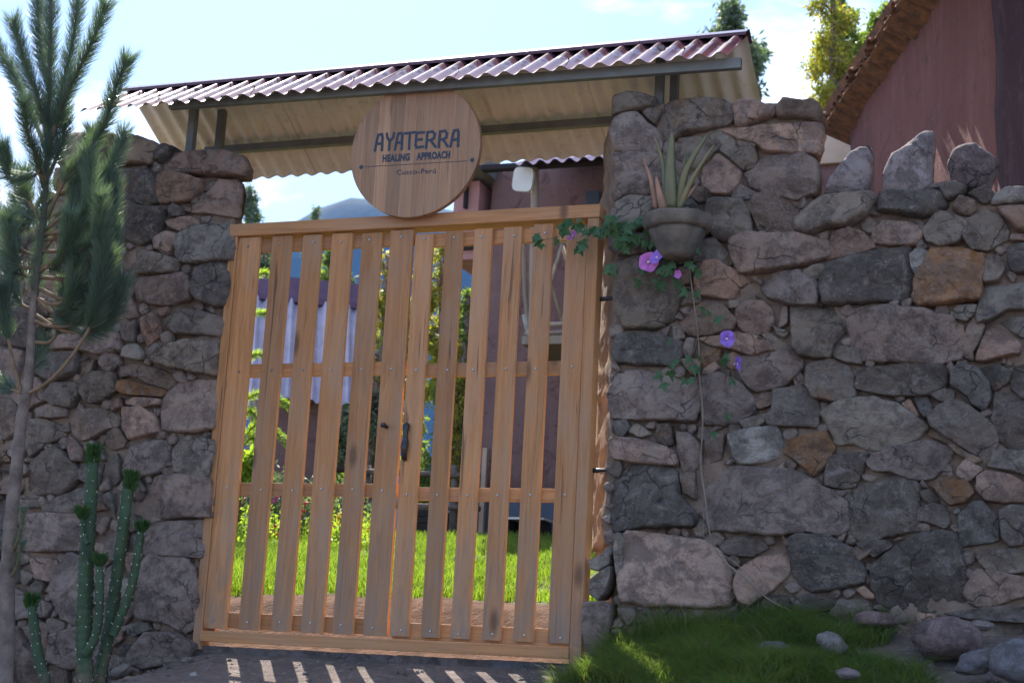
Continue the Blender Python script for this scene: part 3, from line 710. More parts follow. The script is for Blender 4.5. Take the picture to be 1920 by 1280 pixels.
# ------------------------------------------------------------------ round sign
SC = Vector((1.020, -.07, 2.377)); SR = .342
sg = empty('round_sign', SC, 'round laminated wooden sign with dark blue lettering hung above the gate', 'sign')
edges = np.linspace(-SR, SR, 11)
for i in range(10):
    a, b = edges[i]+.0004, edges[i+1]-.0004; m = 14; X = np.linspace(a, b, m); H = np.sqrt(np.maximum(0, SR*SR-X*X))
    bm = bmesh.new(); lp = []
    pts = [(x, h) for x, h in zip(X, H)]+[(x, -h) for x, h in zip(X[::-1], H[::-1])]; cx = (a+b)/2
    if i in (0, 9): pts = [p for k, p in enumerate(pts) if k == 0 or abs(p[0]-pts[k-1][0])+abs(p[1]-pts[k-1][1]) > 1e-5]
    f = [bm.verts.new((x-cx, -.015, z)) for x, z in pts]; g = [bm.verts.new((x-cx, .015, z)) for x, z in pts]
    bm.faces.new(f); bm.faces.new(g[::-1]); n = len(f)
    for k in range(n): bm.faces.new((f[k], g[k], g[(k+1)%n], f[(k+1)%n]))
    bmesh.ops.remove_doubles(bm, verts=bm.verts, dist=1e-5)
    o = bmo('stave', bm, M['sign_wood'], sg); o.location = (cx, 0, 0)
def on_sign(px, py): 
    p = at(px, py, SC.y-.016); return p.x-SC.x, p.z-SC.z
CW = 4.741
def sgp(cx, cy): return on_sign(640+cx/CW, 150+cy/CW)
TY = [0.0]
def stroke_seg(bm, p, q, w):
    p, q = Vector(p), Vector(q); d = (q-p).normalized()*w*.42; nrm = Vector((-d.y, d.x)).normalized()*w/2; p = p-d; q = q+d; TY[0] += .00012
    y0, y1 = -.0150, -.0166-TY[0]
    c = [p+nrm, q+nrm, q-nrm, p-nrm]; f = [bm.verts.new((v.x, y1, v.y)) for v in c]; g = [bm.verts.new((v.x, y0, v.y)) for v in c]
    bm.faces.new(f)
    for k in range(4): bm.faces.new((f[k], g[k], g[(k+1)%4], f[(k+1)%4]))
GL = {'A': [[(0,0), (.2,.75), (.3,.96), (.72,.98), (.82,.8), (.86,.0)], [(.14,.40), (.84,.42)]],
      'Y': [[(0,1), (.12,.75), (.44,.52)], [(.92,1), (.86,.75), (.44,.52), (.42,0)]],
      'T': [[(0,.96), (1.0,.98)], [(.5,.96), (.52,0)]],
      'E': [[(.98,.95), (.2,.95), (.1,.8), (.08,.2), (.22,.05), (1.0,.08)], [(.1,.52), (.8,.53)]],
      'R': [[(.04,0), (.08,.95), (.62,.97), (.86,.80), (.80,.56), (.5,.46), (.12,.46)], [(.45,.46), (1.0,.03)]]}
x0_, zb = sgp(298, 628); x1_, zb2 = sgp(1048, 588); zt = sgp(335, 480)[1]
zb = (zb+zb2)/2; H_ = .0795*1.02; wds = [('A',303,375),('Y',398,468),('A',480,550),('T',558,648),('E',655,728),('R',752,838),('R',864,946),('A',972,1050)]
for ch, a, b in wds:
    xa, za = sgp(a, 0)[0], 0; xb = sgp(b, 0)[0]; TY[0] = 0; mid = (a+b)/2
    base = sgp(mid, 628-(mid-298)*.0533)[1]; top = sgp(mid, 482-(mid-335)*.056)[1]; xa = sgp(a, 560)[0]; xb = sgp(b, 560)[0]
    bm = bmesh.new()
    for pl in GL[ch]:
        q = [(xa+(xb-xa)*u_, base+(top-base)*v_) for u_, v_ in pl]
        for p1, p2 in zip(q, q[1:]): stroke_seg(bm, p1, p2, .0128)
    bmo('letter', bm, M['letter_paint'], sg)
def font_text(txt, cxl, cxr, cyl, cyr, hz_, bold=.0, sp=1.0, ysc=1.0):
    """text between two crop positions, baseline through them"""
    xa, za = sgp(cxl, cyl); xb, zb_ = sgp(cxr, cyr)
    cu = bpy.data.curves.new('t', 'FONT'); cu.body = txt; cu.size = 1; cu.extrude = .01; cu.offset = bold; cu.space_character = sp
    to = bpy.data.objects.new('t', cu); COL.objects.link(to); bpy.context.view_layer.update()
    me = bpy.data.meshes.new_from_object(to.evaluated_get(bpy.context.evaluated_depsgraph_get())); bpy.data.objects.remove(to)
    n = len(me.vertices); co = np.empty(n*3, np.float32); me.vertices.foreach_get('co', co); co = co.reshape(-1, 3)
    lo, hi = co[:, 0].min(), co[:, 0].max(); sx = (xb-xa)/(hi-lo); hh = hz_/.7
    out = np.stack([xa+(co[:, 0]-lo)*sx, -.0158-co[:, 2]*.08, za+(zb_-za)*(co[:, 0]-lo)/(hi-lo)+co[:, 1]*hh], 1).astype(np.float32)
    me.vertices.foreach_set('co', out.ravel()); me.update(); me.materials.clear(); me.materials.append(M['letter_paint'])
    return link('lettering', me, sg)
font_text('HEALING', 364, 606, 727, 713, .034, .052, 1.10); font_text('APPROACH', 666, 966, 709, 692, .034, .052, 1.10)
font_text('Cusco-Perú', 490, 838, 843, 829, .026, .004, 1.12)
bm = bmesh.new(); TY[0] = 0; stroke_seg(bm, sgp(215, 772), sgp(1120, 719), .0022); bmo('painted_line', bm, M['letter_paint'], sg)
for c in ((177, 775), (1163, 712)):
    x, z = sgp(*c); bm = bmesh.new(); r_ = .0135; f = [bm.verts.new((x+dx*r_, -.0168, z+dz*r_)) for dx, dz in ((1,0),(.25,.25),(0,1),(-.25,.25),(-1,0),(-.25,-.25),(0,-1),(.25,-.25))]
    f = [bm.verts.new((x+r_*.95*cos(a)*(1 if k % 2 else .78), -.0166, z+r_*.95*sin(a)*(1 if k % 2 else .78))) for k, a in enumerate(np.linspace(0, 2*pi, 8, endpoint=False)+pi/4)]
    bmesh.ops.delete(bm, geom=[v for v in bm.verts if not v.link_faces and v not in f], context='VERTS'); bm.faces.new(f); bmo('diamond_mark', bm, M['letter_paint'], sg)

# ------------------------------------------------------------------ gate canopy
rf = empty('gate_canopy', (.85, .2, 2.4), 'corrugated metal gable canopy, plum on top and cream beneath, over the gate', 'roof')
LAM, AMP = .094, .0108
def sheet(name, x0, x1, p0, p1, parent, mt, mb, lam=LAM, amp=AMP, lift=0.0, th=.0016, rows=2, phase=0, sag=0):
    """corrugated sheet running from p0 (y,z) down to p1, corrugations across x"""
    off = parent.location; d = Vector((0, p1[0]-p0[0], p1[1]-p0[1])); nrm = Vector((0, -d.z, d.y)); nrm = nrm if nrm.z > 0 else -nrm; nrm.normalize()
    n = max(8, int((x1-x0)/lam*12)); X = np.linspace(x0, x1, n+1); Vt, Vb = [], []
    for r_ in range(rows):
        t = r_/(rows-1)
        for x in X:
            a = amp*cos(2*pi*(x/lam)+phase)+lift-sag*sin(pi*t)
            p = Vector((x, p0[0], p0[1]))+d*t+nrm*a-off; Vt.append(p); Vb.append(p-nrm*th)
    nt_ = len(Vt); F = []; m = n+1; mi = []
    for r_ in range(rows-1):
        for k in range(n): q = (r_*m+k, r_*m+k+1, (r_+1)*m+k+1, (r_+1)*m+k); F.append(q); mi.append(0); F.append(tuple(nt_+v for v in q[::-1])); mi.append(1)
    for k in range(n):
        for r_ in (0, rows-1): F.append((r_*m+k, nt_+r_*m+k, nt_+r_*m+k+1, r_*m+k+1)); mi.append(0)
    for r_ in range(rows-1):
        for k in (0, n): F.append((r_*m+k, (r_+1)*m+k, nt_+(r_+1)*m+k, nt_+r_*m+k)); mi.append(0)
    me = npmesh(name, [tuple(v) for v in Vt+Vb], F, mt, True); me.materials.append(mb); me.polygons.foreach_set('material_index', np.array(mi, np.int32))
    me.polygons.foreach_set('use_smooth', np.array([i < 2*n*(rows-1) for i in range(len(F))])); return link(name, me, parent)
RIDGE, EAVE, BACK = (.25, 2.972), (-.185, 2.690), (.885, 2.636)
xe = [-.89, -.02, .85, 1.72, 2.575]
for i in range(4):
    a, b = xe[i]-.02*(i > 0), xe[i+1]
    sheet('corrugated_sheet', a, b, RIDGE, EAVE, rf, M['roof_red'], M['cream_sheet'], lift=.002*(i % 2), rows=3)
    sheet('corrugated_sheet', a, b, RIDGE, BACK, rf, M['roof_red'], M['cream_sheet'], lift=.002*(i % 2), rows=3)
def capmesh(x0, x1, name='ridge_cap'):
    bm = bmesh.new(); pr = [(-.085,-.052), (-.078,-.034), (-.012,.006), (0,.011), (.012,.006), (.078,-.030)]; th = .0015
    A = [[bm.verts.new((x-rf.location.x, RIDGE[0]+y-rf.location.y, RIDGE[1]+.012+z-k*th-rf.location.z)) for y, z in pr] for x in (x0, x1) for k in (0, 1)]
    for u_, w_ in ((0, 2), (1, 3), (0, 1), (2, 3)):
        for k in range(len(pr)-1): bm.faces.new((A[u_][k], A[u_][k+1], A[w_][k+1], A[w_][k]))
    bm.faces.new((A[0][0], A[1][0], A[3][0], A[2][0])); bm.faces.new((A[0][-1], A[1][-1], A[3][-1], A[2][-1])); bmo(name, bm, M['roof_red'], rf)
capmesh(-.90, .845); capmesh(.835, 2.585)
bm = bmesh.new(); bmesh.ops.create_uvsphere(bm, u_segments=8, v_segments=5, radius=.0055); scm = bpy.data.meshes.new('roof_screw'); bm.to_mesh(scm); bm.free(); scm.materials.append(M['roof_red'])
for k, x in enumerate(np.arange(-.75, 2.5, LAM*3)):
    for t in ((.22, .74) if k % 2 else (.22,)):
        o = link('roof_screw', scm, rf); y = RIDGE[0]+(EAVE[0]-RIDGE[0])*t; z = RIDGE[1]+(EAVE[1]-RIDGE[1])*t
        o.location = Vector((round(x/LAM)*LAM, y-.008, z+.017 if t > .5 else z+.024))-rf.location
box('front_purlin', (-.375,-.125,2.664), (2.625,-.090,2.714), M['steel_primer'], rf, rot=(0, radians(.75), 0)); box('back_purlin', (-.60,.60,2.700), (2.45,.64,2.742), M['steel_primer'], rf); box('ridge_beam', (-.6,.23,2.895), (2.45,.27,2.940), M['steel_primer'], rf)
for x in (-.365, 2.19):
    box('post', (x-.02,.08,2.36), (x+.02,.12,2.875), M['steel_primer'], rf); box('post', (x-.02,.36,2.36), (x+.02,.40,2.86), M['steel_primer'], rf)

# ------------------------------------------------------------------ hanging pot with aloe
px_ = at(1271, 430, -.17); PC = Vector((px_.x, -.17, at(1271, 392, -.30).z))
pot = empty('clay_pot', PC, 'weathered bowl-shaped clay pot hung on the stone wall', 'pot')
def lathe(prof, n=40, wob=.0):
    bm = bmesh.new(); R_ = [[bm.verts.new((r*cos(2*pi*k/n)*(1+wob*noise.noise(Vector((cos(2*pi*k/n)*2, sin(2*pi*k/n)*2, z*9)))), r*sin(2*pi*k/n)*(1+wob*noise.noise(Vector((cos(2*pi*k/n)*2, sin(2*pi*k/n)*2, z*9)))), z)) for k in range(n)] for r, z in prof]
    for a, c in zip(R_, R_[1:]):
        for k in range(n): bm.faces.new((a[k], a[(k+1)%n], c[(k+1)%n], c[k]))
    bm.faces.new(R_[0]); bm.faces.new(R_[-1]); return bm
bmo('bowl', lathe([(.02,-.188), (.066,-.186), (.080,-.17), (.104,-.12), (.120,-.085), (.127,-.063)], wob=.08), M['pot_clay'], pot, True)
bmo('rim', lathe([(.127,-.0625), (.143,-.060), (.152,-.045), (.157,-.012), (.156,.0), (.140,.005), (.130,-.004), (.125,-.02)], wob=.06), M['pot_clay'], pot, True)
bmo('potting_soil', lathe([(.121,-.021), (.06,-.012), (.01,-.008)], wob=.1), M['soil'], pot, True)
bm = bmesh.new(); tubebm(bm, [(-.1,.10,-.01), (-.06,.16,.02), (0,.17,.03), (.06,.16,.02), (.1,.10,-.01)], .004, 6); bmo('bracket', bm, M['black_iron'], pot, True)
al = empty('aloe_plant', PC+Vector((0,0,-.01)), 'aloe with green and reddish spiky leaves growing in the hanging pot', 'plant')
def aloe(pts, w, mat):
    P3 = [at(1120+x/3.2, 160+y/3.2, Y) for x, y, Y in pts]; P3 = smooth_path(P3, 5); bm = bmesh.new(); n = len(P3); rows = []
    for i, p in enumerate(P3):
        t = (P3[min(i+1, n-1)]-P3[max(i-1, 0)]).normalized(); side = t.cross(Vector((0,1,0))).normalized(); f = 1-i/(n-1); ww = w/3.2/405*(.15+.85*min(1, f*1.35)**.7)*(1 if i < n-1 else .05)/2
        up = side.cross(t); rows.append([bm.verts.new(p+side*ww*a+up*ww*b-al.location) for a, b in ((-1,.15), (-.55,-.30), (0,-.42), (.55,-.30), (1,.15), (0,.12))])
    for a, c in zip(rows, rows[1:]):
        for k in range(6): bm.faces.new((a[k], a[(k+1)%6], c[(k+1)%6], c[k]))
    bm.faces.new(rows[0]); bm.faces.new(rows[-1]); bmo('leaf', bm, mat, al, True)
for q in (([(440,740,-.19),(437,500,-.21),(447,280,-.23)], 82, 'aloe_leaf'), ([(412,740,-.17),(395,480,-.17),(340,300,-.19)], 36, 'aloe_leaf'),
          ([(350,740,-.20),(318,560,-.23),(272,435,-.25)], 30, 'aloe_leaf_dry'), ([(395,740,-.23),(370,640,-.26),(352,545,-.27)], 48, 'aloe_leaf_dry'),
          ([(485,740,-.18),(520,540,-.2),(580,420,-.21),(662,290,-.22)], 52, 'aloe_leaf'), ([(490,740,-.22),(570,560,-.25),(705,350,-.28)], 40, 'aloe_leaf'),
          ([(500,740,-.14),(510,560,-.13),(527,415,-.13)], 34, 'aloe_leaf'), ([(470,740,-.12),(560,640,-.08),(600,590,-.07)], 30, 'aloe_leaf_dry')):
    aloe(q[0], q[1], M[q[2]])

# ------------------------------------------------------------------ morning glory
vine = empty('morning_glory_vine', (2.3, -.1, .2), 'green morning glory vine with purple flowers trailing over wall and gate corner', 'vine')
vo_ = vine.location
def vpath(pts, r, Y=-.09, mat='vine_stem'):
    P3 = smooth_path([at(x, y, Y+.02*sin(i*2.1)) for i, (x, y) in enumerate(pts)], 5); bm = bmesh.new(); tubebm(bm, [p-vo_ for p in P3], [r*(1-.4*i/len(P3)) for i in range(len(P3))], 6); bmo('stem', bm, M[mat], vine, True)
vpath([(1490,1148),(1440,1122),(1400,1085),(1370,1062),(1345,1035),(1330,995),(1322,930),(1314,870),(1318,780),(1311,700),(1310,640),(1300,560),(1290,500),(1270,468)], .0042)
vpath([(1430,1108),(1385,1060),(1350,1035),(1332,1020),(1318,1000),(1322,950)], .0025)
vpath([(1290,560),(1270,510),(1240,480),(1200,470),(1160,455),(1130,430),(1100,425),(1060,440),(1010,452)], .0022, -.07, 'twig')
vpath([(1310,610),(1300,660),(1260,690),(1240,700)], .002, -.09, 'twig'); vpath([(1310,640),(1340,665),(1370,690),(1372,715)], .002, -.1, 'twig'); vpath([(1180,450),(1150,490),(1140,540)], .002, -.08, 'twig')
def vleaf_mesh():
    pts = [(0,-.36), (-.16,-.46), (-.40,-.40), (-.52,-.16), (-.86,-.02), (-.50,.12), (-.30,.16), (-.20,.48), (0,.98), (.20,.48), (.30,.16), (.50,.12), (.86,-.02), (.52,-.16), (.40,-.40), (.16,-.46)]
    V_ = [(0,-.0,.02)]+[(x, .12*abs(x)-.10*z*z, z) for x, z in pts]; me = bpy.data.meshes.new('leaf'); me.from_pydata(V_, [], [(0, i, i % 16+1) for i in range(1, 17)]); me.materials.append(M['vine_leaves']); return me
vlm = vleaf_mesh(); rv = random.Random(3)
VA = [(60,825),(40,870),(165,840),(245,825),(290,810),(150,930),(200,950),(270,950),(320,950),(200,890),(350,965),(420,1040),(450,1080),(380,1090),(270,1110),(240,1180),(380,1200),(470,1165),(520,1240),(590,990),(550,990),(75,1105),(600,1120),(490,1200),(540,1080),(300,880),(110,880),(165,985),(235,915),(400,1130),(425,1100),(455,1020),(300,820),(130,955),(350,1170)]
VC = [(240,40),(380,50),(520,90),(600,100),(630,190),(665,215),(725,250),(430,390),(480,500),(550,490),(610,480),(440,580),(400,650),(560,620),(770,480),(760,510),(810,625),(580,545),(370,590),(600,560),(700,940),(785,835),(455,520),(520,620)]
VG = [(1330,100),(1400,110),(1290,130),(1480,150),(1530,150),(1250,220),(1080,205),(1110,240),(1460,250),(1680,440),(1650,90),(1580,160),(1350,60),(1320,150),(1440,90),(1440,290),(1720,120),(1790,100),(1800,200),(1690,60),(1780,270)]
LV = [(1120+x/3.2, 160+y/3.2) for x, y in VA]+[(1120+x/3.2, 520+y/3.2) for x, y in VC]+[(750+x/4.267, 400+y/4.267) for x, y in VG]
for x, y in LV:
    for rep in range(3 if y < 520 else 1):
        o = link('leaf', vlm, vine); o.location = at(x+rv.uniform(-5, 5)*rep, y+rv.uniform(-5, 5)*rep, -.10-rv.uniform(0, .05)-.02*rep)-vo_; s = rv.uniform(.024, .042); o.scale = (s, s, s)
        o.rotation_euler = (rv.uniform(-.7, .5), pi+rv.uniform(-1.1, 1.1), rv.uniform(-.6, .6))
def flower(px, py, r, mat, rx=0, rz=0, Y=-.16):
    bm = bmesh.new(); n = 30; c = [(.10,.55), (.16,.30), (.35,.10), (.75,.0), (1.0,-.02)]; R_ = []
    for f, d in c: R_.append([bm.verts.new((f*r*cos(2*pi*k/n)*(1+(.09*cos(5*2*pi*k/n)+.03*sin(3*2*pi*k/n+r*90) if f > .5 else 0)), (d+(.07*cos(5*2*pi*k/n)+.10*sin(2*2*pi*k/n+r*70) if f > .5 else 0))*r, f*r*sin(2*pi*k/n)*(1+(.05*cos(5*2*pi*k/n) if f > .7 else 0)))) for k in range(n)])
    for a, b in zip(R_, R_[1:]):
        for k in range(n): bm.faces.new((a[k], a[(k+1)%n], b[(k+1)%n], b[k]))
    o = bmo('flower', bm, mat, vine, True); o.location = at(px, py, Y)-vo_; o.rotation_euler = (rx, 0, rz)
    bm = bmesh.new(); tubebm(bm, [(0,.62*r,0), (0,.1*r,0)], [.1*r,.17*r], 8); bmo('throat', bm, M['petal_core'], o, True)
flower(1216,491,.044,M['petal_pink'],.15,.2); flower(1230,481,.036,M['petal'],-.3,-.5,-.19); flower(1271,514,.019,M['petal_pink'],.3,.8); flower(1364,635,.037,M['petal'],.1,.75); flower(1385,682,.034,M['petal'],.0,1.42); flower(1072,441,.030,M['petal_pink'],-.5,-.6,-.1)

# ------------------------------------------------------------------ plumes (pines)
def needles(paths, per_m, ln, wd, seed, spread=.75, start=0.0, base=Vector()):
    rn = np.random.RandomState(seed); VV, FF = [], []; k0 = 0
    for P in paths:
        P = [np.array(p) for p in P]; seg = [np.linalg.norm(b-a) for a, b in zip(P, P[1:])]; L_ = sum(seg); n = int(L_*per_m)
        cum = np.r_[0, np.cumsum(seg)]; ts = rn.uniform(start*L_, L_, n); ts = np.r_[ts, rn.uniform(L_*.96, L_, 40)]; A = np.array(P)
        pos = np.stack([np.interp(ts, cum, A[:, i]) for i in range(3)], 1); j = np.clip(np.searchsorted(cum, ts)-1, 0, len(seg)-1)
        D = (A[j+1]-A[j])/np.array(seg)[j][:, None]; R_ = rn.normal(size=(len(ts), 3)); R_ -= (R_*D).sum(1, keepdims=True)*D; R_ /= np.linalg.norm(R_, axis=1, keepdims=True)
        sp = spread*rn.uniform(.6, 1.25, (len(ts), 1)); d = D+R_*sp; d /= np.linalg.norm(d, axis=1, keepdims=True); ll = ln*rn.uniform(.65, 1.1, (len(ts), 1))
        sd = np.cross(d, rn.normal(size=(len(ts), 3))); sd /= np.linalg.norm(sd, axis=1, keepdims=True)
        mid = pos+d*ll*.55; d2 = d+D*.35-np.array([0,0,.08]); tip = mid+d2/np.linalg.norm(d2, axis=1, keepdims=True)*ll*.45
        Vn = np.stack([pos-sd*wd*.5, pos+sd*wd*.5, mid+sd*wd*.5, mid-sd*wd*.5, tip], 1).reshape(-1, 3); VV.append(Vn)
        i0 = k0+np.arange(len(ts))*5; FF.append(np.stack([i0, i0+1, i0+2], 1)); FF.append(np.stack([i0, i0+2, i0+3], 1)); FF.append(np.stack([i0+3, i0+2, i0+4], 1)); k0 += len(ts)*5
    return np.concatenate(VV)-np.array(base), np.concatenate(FF)
PY = -.85
def pp(lst, Y=PY, dy=0): 
    n = len(lst); return smooth_path([at(x, y, Y+dy*i/max(1, n-1)) for i, (x, y) in enumerate(lst)], 4)
tb = at(14, 1275, PY); tb.z = ground_z(tb.x, PY)-.03
pine = empty('pine_tree', tb, 'young blue-green pine with upswept branches in front of the left wall', 'tree')
tr = [tb, *[at(x, y, PY) for x, y in ((12,1240),(14,1100),(20,980),(31,880),(41,779),(51,735),(58,654),(64,560),(75,470),(84,380),(88,300),(92,200),(94,100),(97,-60),(99,-160))]]
tr = smooth_path(tr, 3); n = len(tr); bm = bmesh.new(); tubebm(bm, [p-tb for p in tr], [.040-.035*(i/(n-1))**.8 for i in range(n)], 12); bmo('trunk', bm, M['bark'], pine, True)
BR = [([(90,300),(105,220),(122,140),(138,70),(150,-30),(156,-100)],.1,0), ([(92,270),(120,190),(148,130),(172,80),(198,10)],-.15,.1), ([(88,410),(120,340),(160,290),(195,235),(215,170),(238,114)],-.1,.2),
      ([(88,260),(70,180),(50,130),(26,42)],-.2,.1), ([(86,280),(50,190),(15,120),(-25,50),(-40,-40)],.2,.1), ([(82,350),(66,290),(52,250),(45,195)],-.3,.1), ([(80,420),(40,350),(10,300),(-25,230)],-.1,.2),
      ([(80,470),(120,420),(152,380),(166,320),(172,248)],.15,.25), ([(75,510),(110,480),(150,470),(182,440),(188,370)],-.2,.25), ([(50,738),(85,720),(125,680),(165,620),(182,570),(192,500),(190,430)],-.15,.5),
      ([(50,740),(20,728),(-25,700)],.1,.3), ([(42,738),(25,680),(8,600),(0,540)],-.1,.5), ([(70,480),(30,460),(-10,390),(-20,330)],.15,.2), ([(66,590),(120,620),(180,620),(215,580),(232,530)],.1,.4),
      ([(78,470),(110,470),(140,450),(152,400),(152,340)],.05,.2), ([(82,440),(125,430),(155,410),(170,360),(164,290)],-.1,.25), ([(72,500),(40,500),(20,470),(15,410)],-.1,.2), ([(84,360),(60,400),(40,420),(30,370)],.2,.2),
      ([(60,620),(90,600),(120,610),(140,560),(145,500)],.1,.3), ([(88,330),(105,300),(118,260),(122,215)],.1,.2), ([(88,340),(75,320),(62,330),(20,330),(5,280)],-.2,.3), ([(26,1030),(38,1000),(44,960)],-.05,.0), ([(14,1090),(32,1060),(40,1020)],-.05,.0),
      ([(54,700),(70,680),(80,640)],.05,.1), ([(86,430),(130,400),(180,420),(205,400),(215,350)],.12,.35), ([(70,560),(110,570),(150,540),(185,530),(205,480)],-.1,.3), ([(70,560),(110,590),(135,560),(140,480),(142,430)],-.1,.2), ([(72,540),(130,565),(190,560),(208,500),(214,430)],.1,.3), ([(64,600),(100,612),(150,602),(176,540),(180,460)],.0,.3), ([(60,640),(95,640),(116,600),(122,530)],.1,.3), ([(70,520),(40,510),(22,460),(20,400)],.1,.15), ([(64,580),(40,570),(20,530),(15,480)],.0,.2), ([(80,430),(62,410),(50,370),(48,320)],.15,.15), ([(78,500),(104,500),(122,470),(128,410)],-.15,.15), ([(76,520),(150,520),(196,470),(204,390),(206,330)],.1,.3), ([(82,450),(112,440),(134,400),(140,330)],.05,.15), ([(84,380),(140,350),(185,340),(215,300),(232,250)],.2,.2), ([(94,180),(80,110),(72,40),(70,-40)],.15,.15)]
for i, (b, dy, st) in enumerate(BR):
    P = pp(b, PY, dy); n = len(P); bm = bmesh.new(); tubebm(bm, [p-tb for p in P], [.0105-.007*k/(n-1) for k in range(n)], 7); bo = bmo('branch', bm, M['twig'], pine, True)
    sm_ = i in (21, 22); Vn, Fn = needles([P], 3000 if not sm_ else 1200, .105 if not sm_ else .05, .0017, 40+i, .86, st, tb)
    tag(link('needles', npmesh('needles', Vn, Fn, M['pine_needles']), bo), kind='stuff')
Vn, Fn = needles([tr[24:]], 3000, .105, .0017, 9, .86, 0, tb); tag(link('needles', npmesh('needles', Vn, Fn, M['pine_needles']), pine), kind='stuff')

# ------------------------------------------------------------------ cacti
def cactus(stems, label, seed, Y):
    b0 = at(*stems[0][0][0], Y); b0.z = ground_z(b0.x, Y)-.02; root = empty('column_cactus', b0, label, 'cactus', 'column cacti by the left wall'); rc = np.random.RandomState(seed)
    for k, (pts, r0, r1, tuft) in enumerate(stems):
        P = smooth_path([at(x, y, Y-.03*k) for x, y in pts], 6)
        if k == 0: P = [b0]+P
        n = len(P); bm = bmesh.new(); seg = 16; rings = []; sv, sf = [], []
        L_ = 0
        for i, p in enumerate(P):
            t = (P[min(i+1, n-1)]-P[max(i-1, 0)]).normalized(); a = t.cross(Vector((0,1,0))).normalized(); c = a.cross(t); f = i/(n-1); r = (r0+(r1-r0)*f)*.84; r *= 1 if f < .93 else max(.35, (1-f)/.07*.65+.35)
            rings.append((p-b0, a, c, r))
        # denser rings for bumps
        pos = np.array([tuple(q[0]) for q in rings]); ds = np.r_[0, np.cumsum(np.linalg.norm(np.diff(pos, axis=0), axis=1))]; m = int(ds[-1]/.012); R_ = []
        for j in range(m+1):
            s = ds[-1]*j/m; i = min(n-2, max(0, int(np.searchsorted(ds, s))-1)); f = (s-ds[i])/(ds[i+1]-ds[i]+1e-9); p = Vector(pos[i]*(1-f)+pos[i+1]*f); a = rings[i][1]; c = rings[i][2]; r = rings[i][3]*(1-f)+rings[i+1][3]*f
            row = []
            for g in range(seg):
                th = 2*pi*g/seg; bmp = 1+.17*cos(4*th+(j*.52)*2)*cos(4*th-(j*.52)*2)+.10*noise.noise(Vector((th, j*.25, seed)))
                row.append(bm.verts.new(p+(a*cos(th)+c*sin(th))*r*bmp))
                if (g*2+j) % 8 == 0 and (j % 4 == 0) and j > 0:
                    q = p+(a*cos(th)+c*sin(th))*r*1.06; w = .0036; b_ = len(sv)
                    sv += [q+Vector((w,0,0)), q+Vector((0,0,w)), q-Vector((w,0,0)), q-Vector((0,0,w)), q+(a*cos(th)+c*sin(th))*w*1.2]; sf += [(b_, b_+1, b_+4), (b_+1, b_+2, b_+4), (b_+2, b_+3, b_+4), (b_+3, b_, b_+4)]
            R_.append(row)
        for a_, c_ in zip(R_, R_[1:]):
            for g in range(seg): bm.faces.new((a_[g], a_[(g+1)%seg], c_[(g+1)%seg], c_[g]))
        bm.faces.new(R_[-1]); st = bmo('stem', bm, M['cactus_skin'], root, True)
        me = npmesh('spine_clusters', [tuple(v) for v in sv], sf, M['spines']); tag(link('spine_clusters', me, st), kind='stuff')
        if tuft:
            top = pos[-1]; paths = []
            VV, FF = needles([[top-np.array([0,0,tuft*1.3]), top+np.array([0,0,.01])]], 900/max(.05, tuft), .060, .0060, seed+k, 1.1, 0)
            tag(link('leaf_tuft', npmesh('leaf_tuft', VV, FF, M['cactus_leaves']), st), kind='stuff')
cactus([([(160,1290),(158,1180),(163,1036),(172,900),(175,850)],.046,.030,.06), ([(160,1225),(176,1200),(186,1150),(187,1055)],.024,.022,.02), ([(165,1020),(155,1000),(153,968)],.014,.010,.015)], 'tallest column cactus with white dotted stem by the left wall', 1, -.48)
cactus([([(190,1250),(206,1170),(226,1030),(240,920),(246,900)],.034,.029,.05), ([(212,1190),(236,1130),(252,1075),(262,1010),(266,995)],.024,.021,.01)], 'leaning forked column cactus nearest the gate post', 5, -.38)
cactus([([(85,1275),(72,1230),(64,1170),(59,1130)],.030,.024,.03)], 'shortest column cactus between the pine trunk and tall cactus', 8, -.55)

# ------------------------------------------------------------------ loose stones
def rock(px, py, Y, w, h, d, col, label, seed, name='loose_stone', turn=0):
    c = at(px, py, Y); r2 = np.random.RandomState(seed); bm = bmesh.new(); bmesh.ops.create_icosphere(bm, subdivisions=4, radius=1)
    for v in bm.verts:
        q = v.co*1.0; e = 1+(.22 if seed != 3 else .10)*noise.noise(q*1.4+Vector((seed,0,0)))+.08*noise.noise(q*4+Vector((seed,3,0)))+.03*noise.noise(q*10); v.co = Vector((q.x*w*e, q.y*d*e, q.z*h*e))
    o = bmo(name, bm, M['stone'], None, True, color=col); o.location = c; o.rotation_euler = (0, turn, 0); tag(o, label, 'stone'); return o
rock(1775,1196,-.42,.135,.082,.12,(.27,.19,.185,0),'big smooth reddish boulder at the right edge of the grass',3)
rock(1560,1206,-.5,.06,.04,.05,(.25,.24,.23,0),'pale grey rock sunk in the middle of the grass',4,turn=.5)
rock(1450,1212,-.55,.06,.022,.05,(.15,.14,.17,0),'flat dark stone lying in the grass left of the pale rock',5)
rock(1640,1162,-.18,.09,.035,.06,(.26,.17,.165,0),'low reddish stone in the grass against the wall foot',6)
rock(1905,1240,-.75,.09,.075,.08,(.20,.20,.215,0),'blue grey boulder at the bottom right corner',7)
rock(1835,1240,-.7,.085,.04,.06,(.16,.165,.19,0),'dark blue grey stone beside the corner boulder',8,turn=-.3)
rock(1840,1172,-.2,.05,.02,.04,(.30,.25,.23,0),'small flat stone behind the smooth reddish boulder',12)
rock(1590,1262,-.95,.04,.02,.04,(.24,.2,.2,0),'small stone in the dirt below the pale rock',13)
rock(226,1258,-.35,.058,.028,.05,(.27,.23,.20,0),'small brown cobble on the ground beside the leaning cactus',9,turn=-.5)
rock(352,1238,-.25,.028,.018,.03,(.30,.25,.23,0),'small pebble left of the gate post',14)
